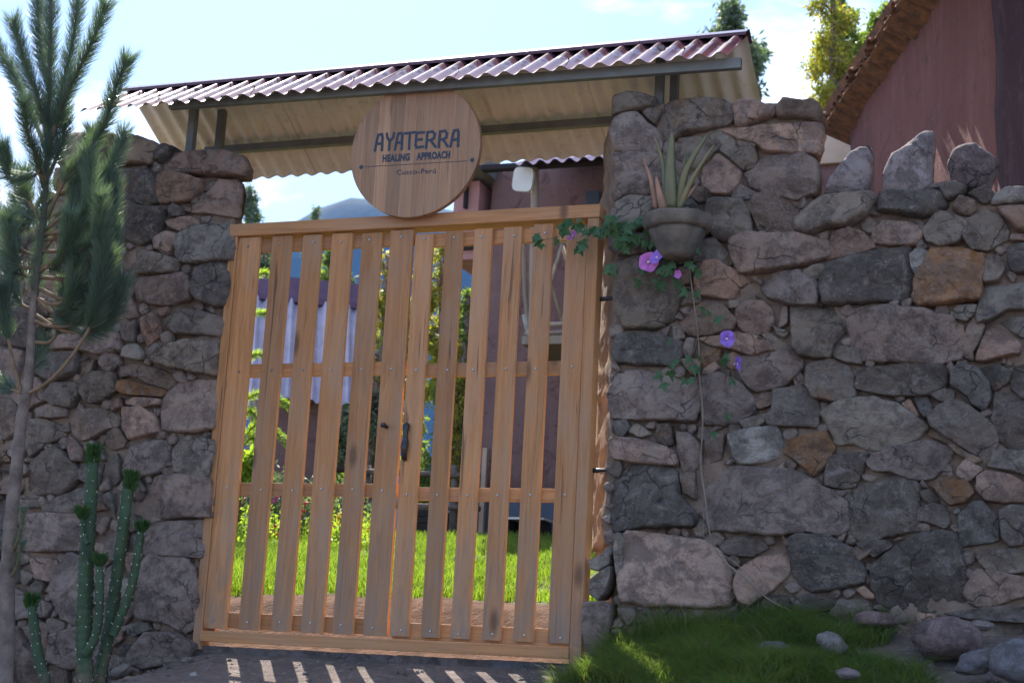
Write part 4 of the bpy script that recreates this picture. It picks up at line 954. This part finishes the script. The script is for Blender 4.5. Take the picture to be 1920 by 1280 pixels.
rock(362,1272,-.55,.022,.03,.02,(.5,.48,.46,0),'tiny pale stone standing at the bottom edge left of the gate',15)
# doorstep slabs under the sill
ds = empty('doorstep', (.97,-.05,-.06), 'low rough stone doorstep under the gate sill', 'step')
for a, b, col in ((-.05,.52,(.20,.17,.165,.1)), (.53,1.05,(.17,.15,.155,.1)), (1.06,1.50,(.22,.18,.17,.1)), (1.51,2.06,(.15,.145,.155,.1))):
    P = np.array([(a,-.075), (b,-.07), (b,.016), (a,.018)])-np.array([(a+b)/2, -.015]); me = stone_mesh('step_stone', P, .012, .2, np.random.RandomState(int(a*50)+9)); o = link('step_stone', me, ds, col)
    o.location = Vector(((a+b)/2, -.008, -.066))-ds.location

# ------------------------------------------------------------------ red adobe building, upper right
BD = Vector((-sin(radians(20.9)), cos(radians(20.9)), 0)); BNv = Vector((-BD.y, BD.x, 0))      # wall runs away along BD, faces BNv
W0 = Vector(CP)-BNv*3.2
def bpt(px, py):
    d = Vector(CF*FPX+CR*(px-960)-CU*(py-640)); n = BNv; t = (W0-Vector(CP)).dot(n)/d.dot(n); return Vector(CP)+d*t
pa, pb = bpt(1733, 0), bpt(1602, 202); far = bpt(1592, 300); s_far = (far-W0).dot(BD); ez = (pa.z+pb.z)/2; s_near = 8.6
rb = empty('adobe_building', W0+BD*12, 'large red plastered adobe building with clay tiled eave behind the right wall', 'building')
def wallpiece(name, s0, s1, z0, z1, t, mat, inset=0):
    bm = bmesh.new(); c = [W0+BD*s+BNv*(inset+k) for k in (0, -t) for s in (s0, s1)]
    v = [bm.verts.new(Vector((p.x, p.y, z))-rb.location) for p in c for z in (z0, z1)]
    for f in ((0,1,3,2),(4,6,7,5),(0,4,5,1),(2,3,7,6),(0,2,6,4),(1,5,7,3)): bm.faces.new([v[i] for i in f])
    bmesh.ops.subdivide_edges(bm, edges=bm.edges[:], cuts=24, use_grid_fill=True)
    for w in bm.verts:
        q = Vector(w.co)*1.6; k = noise.noise(q)*.035+noise.noise(q*3.1)*.014; w.co += BNv*k
    return bmo(name, bm, mat, rb, True)
s_mid = (bpt(1872, 300)-W0).dot(BD)
wallpiece('wall', s_mid, s_far, .6, ez-.02, .35, M['adobe_red']); wallpiece('shaded_wall', s_near-3, s_mid-.004, .4, ez-.02, .42, M['adobe_shade'], .015)  # second piece: near end of the red wall, its shade painted as darker plaster
bm = bmesh.new(); v = []
for s_ in (s_near-3, (pa-W0).dot(BD)-.1):
    for q, z in ((1.5, .16), (1.5, .20), (-.2, .02), (-.2, -.015)): p = W0+BD*s_+BNv*q; v.append(bm.verts.new(Vector((p.x, p.y, ez+z))-rb.location))
for f in ((0,1,5,4),(1,2,6,5),(2,3,7,6),(3,0,4,7),(0,3,2,1),(4,5,6,7)): bm.faces.new([v[i] for i in f])
bmo('shade_eave', bm, M['clay_tile'], rb)  # unseen overhang, added to cast shade on the near end of the wall
# eave: rows of curved clay tiles with their ends over the wall
bmT = bmesh.new(); segs = 7; rw, ln_ = .085, .42
for k in range(segs+1):
    a = pi*k/segs
    for yy_ in (0, ln_):
        for r_ in (rw, rw-.014): bmT.verts.new((cos(a)*r_, yy_, sin(a)*r_*.62))
bmT.verts.ensure_lookup_table(); V4 = bmT.verts
for k in range(segs):
    a, b = k*4, (k+1)*4
    for i, j in ((0,2), (3,1), (1,0), (2,3)): bmT.faces.new((V4[a+i], V4[a+j], V4[b+j], V4[b+i]))
for a in (0, segs*4): bmT.faces.new((V4[a], V4[a+2], V4[a+3], V4[a+1]))
tm = bpy.data.meshes.new('roof_tile'); bmesh.ops.recalc_face_normals(bmT, faces=bmT.faces); bmT.to_mesh(tm); bmT.free(); tm.materials.append(M['clay_tile'])
rt = random.Random(4); kx = 0; s = s_far+.25
while s > s_near-2.2:
    for lay in (0, 1):
        o = link('roof_tile', tm, rb); p = W0+BD*(s+.08*lay)+BNv*(.20+rt.uniform(-.03, .03)-.02*lay); o.location = Vector((p.x, p.y, ez-.04+.045*lay+rt.uniform(-.012, .012)))-rb.location
        o.rotation_euler = (radians(24)+rt.uniform(-.05, .05), pi*(1-lay)+rt.uniform(-.10, .10), math.atan2(-BNv.y, -BNv.x)-pi/2+rt.uniform(-.06, .06))
    s -= .158
bm = bmesh.new(); v = []
for s_ in (s_near-3, s_far+.3):
    for q, z in ((.21, .10), (.17, .02+.03), (-3.2, 1.55), (-3.2, 1.65)): p = W0+BD*s_+BNv*q; v.append(bm.verts.new(Vector((p.x, p.y, ez+z))-rb.location))
for f in ((0,1,5,4),(1,2,6,5),(2,3,7,6),(3,0,4,7),(0,3,2,1),(4,5,6,7)): bm.faces.new([v[i] for i in f])
bmo('roof_deck', bm, M['clay_tile'], rb)
# far end: eroded eave corner and a beige house beyond
bh = empty('beige_house', at(1560, 300, 8.5), 'beige walled house glimpsed between the tall pier and the red building', 'building')
A1, A2 = at(1524, 320, 8.5), at(1640, 320, 8.5); zt_ = at(1560, 262, 8.5).z; zmid = at(1560, 309, 8.5).z
box('wall', (A1.x, 8.5, 1.2), (A2.x+.6, 10.5, zmid-.004), M['adobe_brown'], bh); box('upper_wall', (A1.x+.02, 8.44, zmid), (A2.x+.6, 10.5, zt_+.15), M['far_beige'], bh)

# ------------------------------------------------------------------ porch house seen through the gate
HY = 7.5
def hx(px, py=640, Y=HY): return at(px, py, Y).x
def hz_(px, py, Y=HY): return at(px, py, Y).z
ho_ = empty('porch_house', (hx(1100), HY, 1.1), 'plum brown adobe house with log porch, seen through the right gate leaf', 'building')
gz = hz_(950, 1012)-.15; pl = hz_(960, 938); topz = hz_(1000, 306)
bm = bmesh.new(); boxbm(bm, Vector((hx(906), HY, pl+.003))-ho_.location, Vector((1.1, HY+3.5, topz))-ho_.location); bmesh.ops.subdivide_edges(bm, edges=bm.edges[:], cuts=12, use_grid_fill=True)
for v in bm.verts: v.co += Vector((1, 1, 0))*noise.noise(v.co*1.7)*.02
bmo('wall', bm, M['adobe_brown'], ho_, True)
box('plinth', (hx(903), HY-.05, gz), (1.12, HY+3.5, pl), M['adobe_base_paint'], ho_, .01)
box('lit_wall_edge', (hx(898, 980, HY-.1), HY-.12, gz), (hx(907, 980, HY-.1), HY-.06, pl+.5), M['far_beige'], ho_, .01)  # pale strip imitating the sunlit left edge of the house wall
box('upper_bay', (hx(856, 400), HY-.1, hz_(870, 492)), (hx(905, 400)-.01, HY+1.0, hz_(870, 346)), M['far_pink'], ho_, .02)
box('bay_band', (hx(864, 400), HY-.14, hz_(870, 475)), (hx(905, 400)-.005, HY-.105, hz_(870, 468)), M['dark_void'], ho_, .01)
box('bay_shutter', (hx(878, 400), HY-.16, hz_(880, 398)), (hx(884, 400), HY-.103, hz_(880, 350)), M['dark_void'], ho_, .01)
box('soffit', (hx(866, 330), HY-.6, hz_(880, 343)), (hx(932, 330), HY+1.0, hz_(880, 306)), M['steel_primer'], ho_, .01)
sheet('porch_roof', hx(1035), .75, (HY+.3, topz+.28), (HY-1.3, hz_(1080, 299, HY-1.3)), ho_, M['roof_red'], M['dark_void'], lam=.14, amp=.02, rows=2)
box('porch_beam', (hx(905, 310, HY-1.0), HY-1.05, hz_(1000, 316, HY-1)), (.7, HY-.95, hz_(1000, 306, HY-1)), M['dark_void'], ho_, .01)
box('window', (hx(1100, 370), HY-.04, hz_(1110, 410)), (hx(1126, 370), HY-.003, hz_(1110, 360)), M['adobe_base_paint'], ho_, .01)
def hp(px, py, Y=HY-1.0): return at(px, py, Y)
tube('log_post', smooth_path([hp(1002,300), hp(1003,380), hp(1001,450), hp(999,560), hp(998,640), hp(999,760), hp(1000,900), hp(1000,1020)], 3), .038, M['log_wood'], ho_, 10)
tube('log_brace', smooth_path([hp(982,455), hp(984,540), hp(990,600), hp(998,650)], 4), .022, M['log_wood'], ho_, 8)
tube('log_brace', smooth_path([hp(998,640), hp(988,610), hp(984,590)], 3), .03, M['pale_bark'], ho_, 8)
for y in (452, 606, 622): tube('rail', [hp(984,y+4), hp(1140,y-3)], .022, M['log_wood'], ho_, 8)
for k in range(3):
    x = 1010+44*k; tube('cross_brace', [hp(x,602), hp(x+44,458)], .017, M['log_wood'], ho_, 8); tube('cross_brace', [hp(x,460, HY-.95), hp(x+44,600, HY-.95)], .017, M['log_wood'], ho_, 8)
box('deck', (hx(984, 660, HY-1), HY-1.1, hz_(1000, 650, HY-1)), (.9, HY-.1, hz_(1000, 634, HY-1)), M['log_wood'], ho_, .01)
cc = hp(980, 336, HY-1.1); bm = bmesh.new(); w_, h_ = .10, .115
ol = [(w_*(abs(cos(a))**.45)*(1 if cos(a) > 0 else -1), h_*(abs(sin(a))**.45)*(1 if sin(a) > 0 else -1)) for a in np.linspace(0, 2*pi, 32, endpoint=False)]
f = [bm.verts.new((x, 0, z)) for x, z in ol]; g = [bm.verts.new((x, .05, z)) for x, z in ol]; bm.faces.new(f); bm.faces.new(g[::-1])
for k in range(32): bm.faces.new((f[k], g[k], g[(k+1)%32], f[(k+1)%32]))
o = bmo('hanging_board', bm, M['white_paint'], None); o.location = cc; o.rotation_euler = (.1, .12, 0); tag(o, 'pale rounded board hanging by the porch log post', 'board')
bn = empty('bench', hp(970, 990, HY-.7), 'low white topped bench against the house plinth', 'bench')
box('seat', (hx(948, 972, HY-.9), HY-.95, hz_(965, 974, HY-.9)), (hx(1022, 972, HY-.9), HY-.6, hz_(965, 970, HY-.9)), M['white_paint'], bn, .004)
for x in (952, 1012): box('leg', (hx(x, 972, HY-.9), HY-.93, gz-.1), (hx(x+5, 972, HY-.9), HY-.62, hz_(965, 975, HY-.9)), M['dark_void'], bn)
ct = empty('brown_crate', hp(785, 1000, 6.4), 'dark brown wooden crate standing at the far lawn edge', 'crate')
for i in range(4): box('board', (hx(768, 980, 6.4), 6.4-.01, hz_(785, 1006, 6.4)+i*.064), (hx(804, 980, 6.4), 6.43, hz_(785, 1006, 6.4)+i*.064+.058), M['dark_void'], ct)
box('body', (hx(769, 980, 6.4), 6.432, hz_(785, 1010, 6.4)), (hx(803, 980, 6.4), 6.9, hz_(785, 950, 6.4)), M['soil'], ct)
fc = empty('garden_fence', hp(720, 890, 7.2), 'low brown rail fence across the back of the garden', 'fence')
for y in (884, 945): tube('rail', [hp(600, y-6, 7.2), hp(700, y, 7.2), hp(900, y+8, 7.2)], .028, M['bark'], fc, 8)
for x in (612, 690, 770, 852): tube('post', [hp(x, 872, 7.25), hp(x, 1010, 7.25)], .035, M['bark'], fc, 8)

# ------------------------------------------------------------------ shed with plum roof
SY = 6.4
sh = empty('garden_shed', (hx(560, 800, SY), SY+.5, 1.1), 'small shed with steep pale plum corrugated roof, seen through the left gate leaf', 'shed')
xa, xb = hx(462, 640, SY), hx(640, 650, SY); zt_, zb_ = hz_(570, 552, SY+1.0), hz_(570, 750, SY)
sheet('corrugated_roof', xa, xb, (SY+.75, zt_), (SY, zb_), sh, M['shed_roof_paint'], M['cream_sheet'], lam=.115, amp=.028, rows=3)
sheet('back_roof', xa, xb, (SY+.75, zt_), (SY+1.5, zb_), sh, M['shed_roof_paint'], M['cream_sheet'], lam=.105, amp=.016, rows=2)
bm = bmesh.new(); pr = [(-.14,-.24), (-.13,-.18), (0,.05), (.13,-.16)]; A = [[bm.verts.new(Vector((x, SY+.75+y, zt_+z+.02))-sh.location) for y, z in pr] for x in (xa-.02, xb+.02)]
for k in range(3): bm.faces.new((A[0][k], A[0][k+1], A[1][k+1], A[1][k]))
bmo('ridge_cap', bm, M['plum_paint'], sh)
box('wall', (xa+.12, SY+.22, 1.0), (hx(622, 800, SY+.22), SY+1.3, zb_+.1), M['adobe_brown'], sh, .01)
bm = bmesh.new(); g = [(xa+.125, SY+.23, zb_+.12), (xa+.125, SY+1.28, zb_+.12), (xa+.125, SY+.75, zt_-.05)]; g2 = [(hx(620, 800, SY+.22), q[1], q[2]) for q in g]
a_ = [bm.verts.new(Vector(q)-sh.location) for q in g]; b_ = [bm.verts.new(Vector(q)-sh.location) for q in g2]; bm.faces.new(a_); bm.faces.new(b_[::-1])
for k in range(3): bm.faces.new((a_[k], b_[k], b_[(k+1)%3], a_[(k+1)%3]))
bmo('gable', bm, M['adobe_brown'], sh)
sh.rotation_euler = (0, 0, radians(32)); sh.location.x -= .14

# ------------------------------------------------------------------ leafy things
def leaves(blobs, n, size, seed, base, asp=.45, droop=.5, clump=.10):
    """leaf-sized quads gathered in clumps inside ellipsoid blobs (cx,cy,cz,rx,ry,rz,weight)"""
    rn = np.random.RandomState(seed); wts = np.array([b[6] for b in blobs], float); wts /= wts.sum(); C = []
    nc = max(20, n//26)
    for b, w in zip(blobs, wts):
        k = int(nc*w)+1; d = rn.normal(size=(k, 3)); d /= np.linalg.norm(d, axis=1, keepdims=True); r = rn.uniform(.25, 1, (k, 1))**.6; C.append(np.array(b[:3])+d*r*np.array(b[3:6]))
    C = np.concatenate(C); P = C[rn.randint(0, len(C), n)]+rn.normal(size=(n, 3))*clump
    d = rn.normal(size=(n, 3))+np.array([0,0,-droop]); d /= np.linalg.norm(d, axis=1, keepdims=True); s = np.cross(d, rn.normal(size=(n, 3))); s /= np.linalg.norm(s, axis=1, keepdims=True)
    L_ = size*rn.uniform(.6, 1.3, (n, 1)); Vn = np.stack([P, P+d*L_*.5+s*L_*asp*.5, P+d*L_, P+d*L_*.5-s*L_*asp*.5], 1).reshape(-1, 3)-np.array(base)
    i0 = np.arange(n)*4; return Vn, np.stack([i0, i0+1, i0+2, i0+3], 1), C
def tree(px, ptop, pbot, wpx, Y, mat, n, size, label, seed, name='leafy_tree', cat='tree', group=None, gaps=1.0, trunk=.09, shape='oval', asp=.45):
    top, bot = at(px, ptop, Y), at(px, pbot, Y); g = ground_z(top.x, Y); base = Vector(((top.x+bot.x)/2, Y, g)); root = empty(name, base, label, cat, group)
    n = int(n*.8); size *= 1.15; asp *= .75
    H = top.z-bot.z; Wm = 1.3*abs(at(px+wpx, 600, Y).x-at(px, 600, Y).x)/2; rn = random.Random(seed); blobs = []
    nb = max(5, int(9*H/(Wm*2))); 
    for i in range(nb):
        f = (i+.5)/nb; wf = (sin(pi*min(1, f*.85+.18))**.7 if shape == 'oval' else (1-f)**.75+.1); a = rn.uniform(0, 2*pi); rr_ = Wm*wf*rn.uniform(.25, .7)
        r = Wm*rn.uniform(.28, .5)*max(.35, wf); blobs.append((base.x+(top.x-base.x)*f+cos(a)*rr_, Y+sin(a)*rr_, bot.z+H*f, r, r, r*rn.uniform(.6, 1.1)+.03, r*r))
    Vn, Fn, C = leaves(blobs, n, size, seed, base, asp, clump=Wm*.085*gaps)
    bm = bmesh.new(); tp = smooth_path([Vector((0,0,-.1)), Vector((rn.uniform(-.1,.1), 0, (bot.z-g)*.6)), Vector((0,0,bot.z-g+H*.45)), Vector((top.x-base.x, 0, top.z-g-.1*H))], 4); m = len(tp)
    tubebm(bm, tp, [trunk*(1-.88*k/(m-1)) for k in range(m)], 8); bmo('trunk', bm, M['bark'], root, True)
    for b in blobs[::max(1, len(blobs)//9)]:
        bm = bmesh.new(); s_ = Vector((0, 0, max(.2, b[2]-g-Wm*.7))); e_ = Vector(b[:3])-base; tubebm(bm, smooth_path([s_, (s_+e_)/2+Vector((0,0,.05*H)), e_], 3), [trunk*.35*(1-.8*k/6) for k in range(7)], 6); bmo('branch', bm, M['bark'], root, True)
    tag(link('crown', npmesh('crown', Vn, Fn, M[mat]), root), kind='stuff'); return root
tree(1372, 10, 260, 165, 15, 'blue_green_leaves', 24000, .10, 'tall blue-green eucalyptus behind the right end of the canopy', 21, trunk=.14, gaps=.9)
tree(1562, -70, 300, 115, 12, 'yellow_leaves', 11000, .07, 'tall yellow-green tree between the canopy and the red building', 22, trunk=.10, gaps=1.1)
tree(1580, -60, 290, 90, 12.6, 'green_leaves', 9000, .07, 'slender green tree just behind the yellow-green one', 23, trunk=.10)
tree(1668, 5, 140, 90, 13, 'green_leaves', 7000, .10, 'green tree top showing above the tiled eave', 24, trunk=.10)
tree(470, 345, 420, 34, 26, 'blue_green_leaves', 1800, .12, 'wispy distant tree against the white sky left of the sign', 25, gaps=1.5, trunk=.06)
tree(592, 392, 560, 26, 24, 'blue_green_leaves', 2200, .13, 'thin distant tree in front of the hill under the beam', 26, gaps=1.5, trunk=.06)
tree(495, 452, 560, 60, 14, 'blue_green_leaves', 3500, .10, 'blue-green tree beyond the shed at far left of the gate', 27, gaps=1.2)
tree(618, 462, 640, 40, 16, 'green_leaves', 3500, .10, 'narrow green tree behind the shed roof', 28, gaps=1.2)
tree(640, 900, 1010, 60, 6.9, 'green_leaves', 2500, .05, 'small round shrub at the fence foot', 61, name='leafy_bush', cat='bush', trunk=.02)
tree(655, 520, 900, 60, 11, 'blue_green_leaves', 8000, .09, 'dark teal bush to the right of the shed', 29, name='leafy_bush', cat='bush')
tree(722, 470, 720, 50, 9, 'yellow_leaves', 2600, .07, 'slim yellow leaved tree behind the middle of the left leaf', 30)
tree(705, 680, 910, 70, 9, 'blue_green_leaves', 8000, .07, 'blue-green bush behind the fence near the gate middle', 31, name='leafy_bush', cat='bush')
tree(828, 455, 760, 70, 8.6, 'yellow_leaves', 4200, .07, 'yellow-green tree seen between the first slats of the right leaf', 32)
tree(838, 700, 960, 90, 8.2, 'green_leaves', 5000, .06, 'green bush below the yellow-green tree', 33, name='leafy_bush', cat='bush')
tree(876, 540, 740, 50, 8, 'green_leaves', 2600, .06, 'small green tree close to the corner of the porch house', 34)
tree(866, 640, 930, 60, 7.7, 'yellow_leaves', 5000, .055, 'yellowing shrub beside the porch house plinth', 35, name='leafy_bush', cat='bush')
tree(785, 500, 900, 50, 9.5, 'green_leaves', 3500, .07, 'slim green tree seen through the gap between the leaves', 36)
tree(640, 880, 1000, 70, 7.6, 'green_leaves', 5000, .05, 'low hedge shrub behind the rail fence', 37, name='leafy_bush', cat='bush')
tree(470, 845, 905, 44, 4.6, 'bright_leaves', 500, .10, 'bright yellow leaved bush beside the sapling pine', 38, name='leafy_bush', cat='bush', trunk=.02, asp=.6)
# bright young pine inside the gate
yb = at(450, 960, 4.4); yb.z = ground_z(yb.x, 4.4); yp = empty('young_conifer', yb, 'sunlit light green young conifer just inside the gate on the left', 'tree')
tube('trunk', [yb, at(452, 700, 4.4), at(456, 470, 4.4)], [.03,.02,.008], M['bark'], yp, 8)
for i, q in enumerate(([(454,620),(475,590),(500,588),(512,600)], [(454,580),(470,530),(492,512),(508,520)], [(453,690),(475,665),(500,668)], [(452,760),(475,740),(505,740),(540,760)], [(452,830),(480,795),(510,805),(540,830)], [(454,560),(430,540),(410,550)], [(452,700),(425,690),(405,700)], [(452,790),(470,770),(490,800)], [(452,840),(475,820),(490,850)])):
    P = pp(q, 4.4, -.15); bo = tube('branch', P, .006, M['twig'], yp, 6); Vn, Fn = needles([P], 900, .085, .0045, 200+i, .95, .1, P[0])
    tag(link('needles', npmesh('needles', Vn, Fn, M['bright_leaves']), bo), kind='stuff')

# ------------------------------------------------------------------ flowers
rf_ = random.Random(8)
def garden_flower(px, py, Y, mat, r, label, group):
    h = at(px, py, Y); g = ground_z(h.x, Y); root = empty('garden_flower', (h.x, Y, g), label, 'flower', group)
    tube('stem', smooth_path([Vector((h.x+rf_.uniform(-.05,.05), Y, g-.02)), Vector((h.x, Y, (g+h.z)/2)), h], 3), .004, M['cactus_skin'], root, 5)
    bm = bmesh.new(); n = 8; c = bm.verts.new((0,-.01,0))
    for k in range(n):
        a = 2*pi*k/n; s_ = 2*pi/n*.46; p = [bm.verts.new((r*f*cos(a+t*s_), -.008*f+.02*f*f, r*f*sin(a+t*s_))) for f, t in ((.55,-1), (1,-.45), (1.05,.45), (.55,1))]; bm.faces.new([c]+p)
    o = bmo('blossom', bm, mat, root, True); o.location = h-root.location; o.rotation_euler = (rf_.uniform(-.6,.3), 0, rf_.uniform(-.6,.6))
RL = ['leftmost of the low cluster', 'right and top of the low cluster', 'in the middle of the low cluster', 'lower of the three between the third and fourth slats', 'middle of the three between the third and fourth slats', 'topmost of the three between the third and fourth slats', 'lowest of all the red ones']
YL = ['second highest of the left group', 'second lowest of the left group', 'highest of the left group', 'lowest of the left group', 'middle of the right group', 'lowest of the right group', 'highest of the right group']
ML = ['highest at the far left', 'second at the far left', 'upper one between the second and third slats', 'lower one between the second and third slats']
for px, py in ((500,992),(515,985),(508,998),(563,966),(568,958),(572,942),(520,1002)): garden_flower(px, py, 4.6, M['red_flower'], .026, 'small red garden flower, '+RL.pop(0), 'red garden flowers')
for px, py in ((635,970),(632,982),(639,964),(628,990),(690,985),(688,994),(697,978)): garden_flower(px, py, 4.8, M['yellow_flower'], .03, 'orange-yellow flower at the lawn edge, '+YL.pop(0), 'orange garden flowers')
for px, py in ((457,935),(450,942),(518,932),(514,940)): garden_flower(px, py, 4.7, M['magenta_flower'], .024, 'magenta flower by the young conifer, '+ML.pop(0), 'magenta garden flowers')
for k in range(16): garden_flower(rf_.uniform(425, 600), rf_.uniform(955, 1040), rf_.uniform(3.9, 4.8), M['white_flower'], .017, 'tiny white flower in the grey-green garden bed', 'white garden flowers')
fb = [(at(x, y, 4.6).x, 4.6+rf_.uniform(-.5,.4), at(x, y, 4.6).z, .22, .25, .16, 1) for x, y in ((430,1020),(455,985),(480,1010),(500,1030),(520,1000),(540,1020),(570,1000),(590,1030),(615,1010),(635,1005),(690,1010),(400,1040),(380,1000))]
Vn, Fn, _ = leaves(fb, 9000, .045, 51, (0,0,0), .3, -.8, .06); tag(link('flower_bed_foliage', npmesh('flower_bed_foliage', Vn, Fn, M['bright_leaves'])), kind='stuff')
fb = [(at(x, y, 5.2).x, 5.2, at(x, y, 5.2).z, .25, .25, .25, 1) for x, y in ((430,960),(470,950),(510,950),(555,960),(600,970),(645,975))]
Vn, Fn, _ = leaves(fb, 7000, .05, 52, (0,0,0), .35, -.8, .08); tag(link('garden_bed_shrubs', npmesh('garden_bed_shrubs', Vn, Fn, M['blue_green_leaves'])), kind='stuff')

# ------------------------------------------------------------------ grass
def blades(name, pts, hlo, hhi, wd, mat, seed, lean=.35):
    rn = np.random.RandomState(seed); pts = np.array(pts); n = len(pts); h = rn.uniform(hlo, hhi, (n, 1))
    if pts.shape[1] > 3: h = h*pts[:, 3:4]; pts = pts[:, :3]
    a = rn.uniform(0, 2*pi, n); s = np.stack([np.cos(a), np.sin(a), 0*a], 1)*wd*.5; l = rn.normal(size=(n, 3))*np.array([1,1,0])*lean; up = np.array([0,0,1.])
    m = pts+(up+l*.4)*h*.55; t = pts+(up+l)*h*np.array([1,1,.95]); Vn = np.stack([pts-s, pts+s, m+s*.8, m-s*.8, t], 1).reshape(-1, 3); i0 = np.arange(n)*5
    F_ = np.concatenate([np.stack([i0, i0+1, i0+2], 1), np.stack([i0, i0+2, i0+3], 1), np.stack([i0+3, i0+2, i0+4], 1)]); return tag(link(name, npmesh(name, Vn, F_, M[mat])), kind='stuff')
rn = np.random.RandomState(12); pts = []
while len(pts) < 70000:
    y = .8+5.7*rn.rand()**1.15; xm = 2.0-.46*(y)  # stays in what the opening shows, plus a margin either side
    x = rn.uniform(-.55*y-.7, 2.4-.12*y); d = noise.noise(Vector((x*1.2, y*1.2, 5)))
    if y < .90+.12*noise.noise(Vector((x*4, 0, 1))) or (d < -.38 and rn.rand() < .8): continue
    pts.append((x, y, ground_z(x, y)-.006, .75+.5*d+(.5 if x < .2-.4*y else 0)))
blades('lawn_grass', pts, .045, .10, .0058, 'lawn_grass', 3)
pts, dry = [], []
while len(pts) < 36000:
    x = rn.uniform(2.02, 3.75); y = -rn.uniform(.02, 1.15); e = noise.noise(Vector((x*3, y*3, 9)))*.22
    if x > 3.28+e*1.2+(.25 if y < -.5 else 0) or y < -.72-.35*ss((x-2.2)/.8)+e or (x < 2.14 and y > -.12): continue
    bare = noise.noise(Vector((x*5, y*5, 2)))
    if bare < -.33 or rn.rand() > 1.1-.6*ss((x-2.9)/.5): 
        if rn.rand() < .2: dry.append((x, y, ground_z(x, y)-.004, .7))
        continue
    hh = 1.0 if y < -.12 else 1.3
    pts.append((x, y, ground_z(x, y)-.006, hh*(.8+.5*bare)))
blades('verge_grass', pts, .035, .14, .0042, 'verge_grass', 5, .85)
for _ in range(2600):
    x = rn.uniform(1.98, 3.5); y = -rn.uniform(.45, 1.15); dry.append((x, y, ground_z(x, y)-.004, .8))
blades('dry_grass', dry, .02, .06, .0035, 'dry_grass', 6, .8)
pts = []
for cx, cy, k in ((2.22,-.10,26),(2.30,-.12,30),(2.38,-.1,30),(2.46,-.12,26),(2.12,-.2,14),(2.6,-.1,10),(2.72,-.1,8),(3.05,-.1,8),(2.2,-.3,14)):
    for _ in range(k): x = cx+rn.normal()*.035; y = cy+rn.normal()*.03; pts.append((x, min(y, -.05), ground_z(x, y)-.005, rn.uniform(.5, 1)))
stalks = [(x_, y_, ground_z(x_, y_)-.005, rn.uniform(.4, 1)) for x_, y_ in zip(rn.uniform(2.1, 3.5, 90), -rn.uniform(.05, .9, 90))]
blades('dry_stalks', stalks, .10, .22, .0032, 'dry_grass', 9, .7)
blades('tall_grass', pts, .14, .27, .0055, 'verge_grass', 8, .4)
# pebbles and grit on the lane (too many to count)
vs_, fs_, b0 = [], [], 0
for k in range(1500):
    x = rn.uniform(-1.6, 4.3); y = -rn.uniform(.1, 2.6)
    r = .004+.016*rn.rand()**3; z = ground_z(x, y); q = np.array([(1,0,0),(-1,0,0),(0,1,0),(0,-1,0),(0,0,1),(0,0,-1)])*r*rn.uniform(.6, 1.3, (6, 1)); a = rn.uniform(0, 3); q = q@np.array([[cos(a),sin(a),.3],[-sin(a),cos(a),.2],[0,-.3,1]])
    vs_ += (q+np.array([x, y, z+r*.1])).tolist(); fs_ += [(b0+i, b0+j, b0+k_) for i, j, k_ in ((0,2,4),(2,1,4),(1,3,4),(3,0,4),(2,0,5),(1,2,5),(3,1,5),(0,3,5))]; b0 += 6
o = link('lane_pebbles', npmesh('lane_pebbles', vs_, fs_, M['stone'], True), None, (.24,.21,.20,.0)); tag(o, kind='stuff')
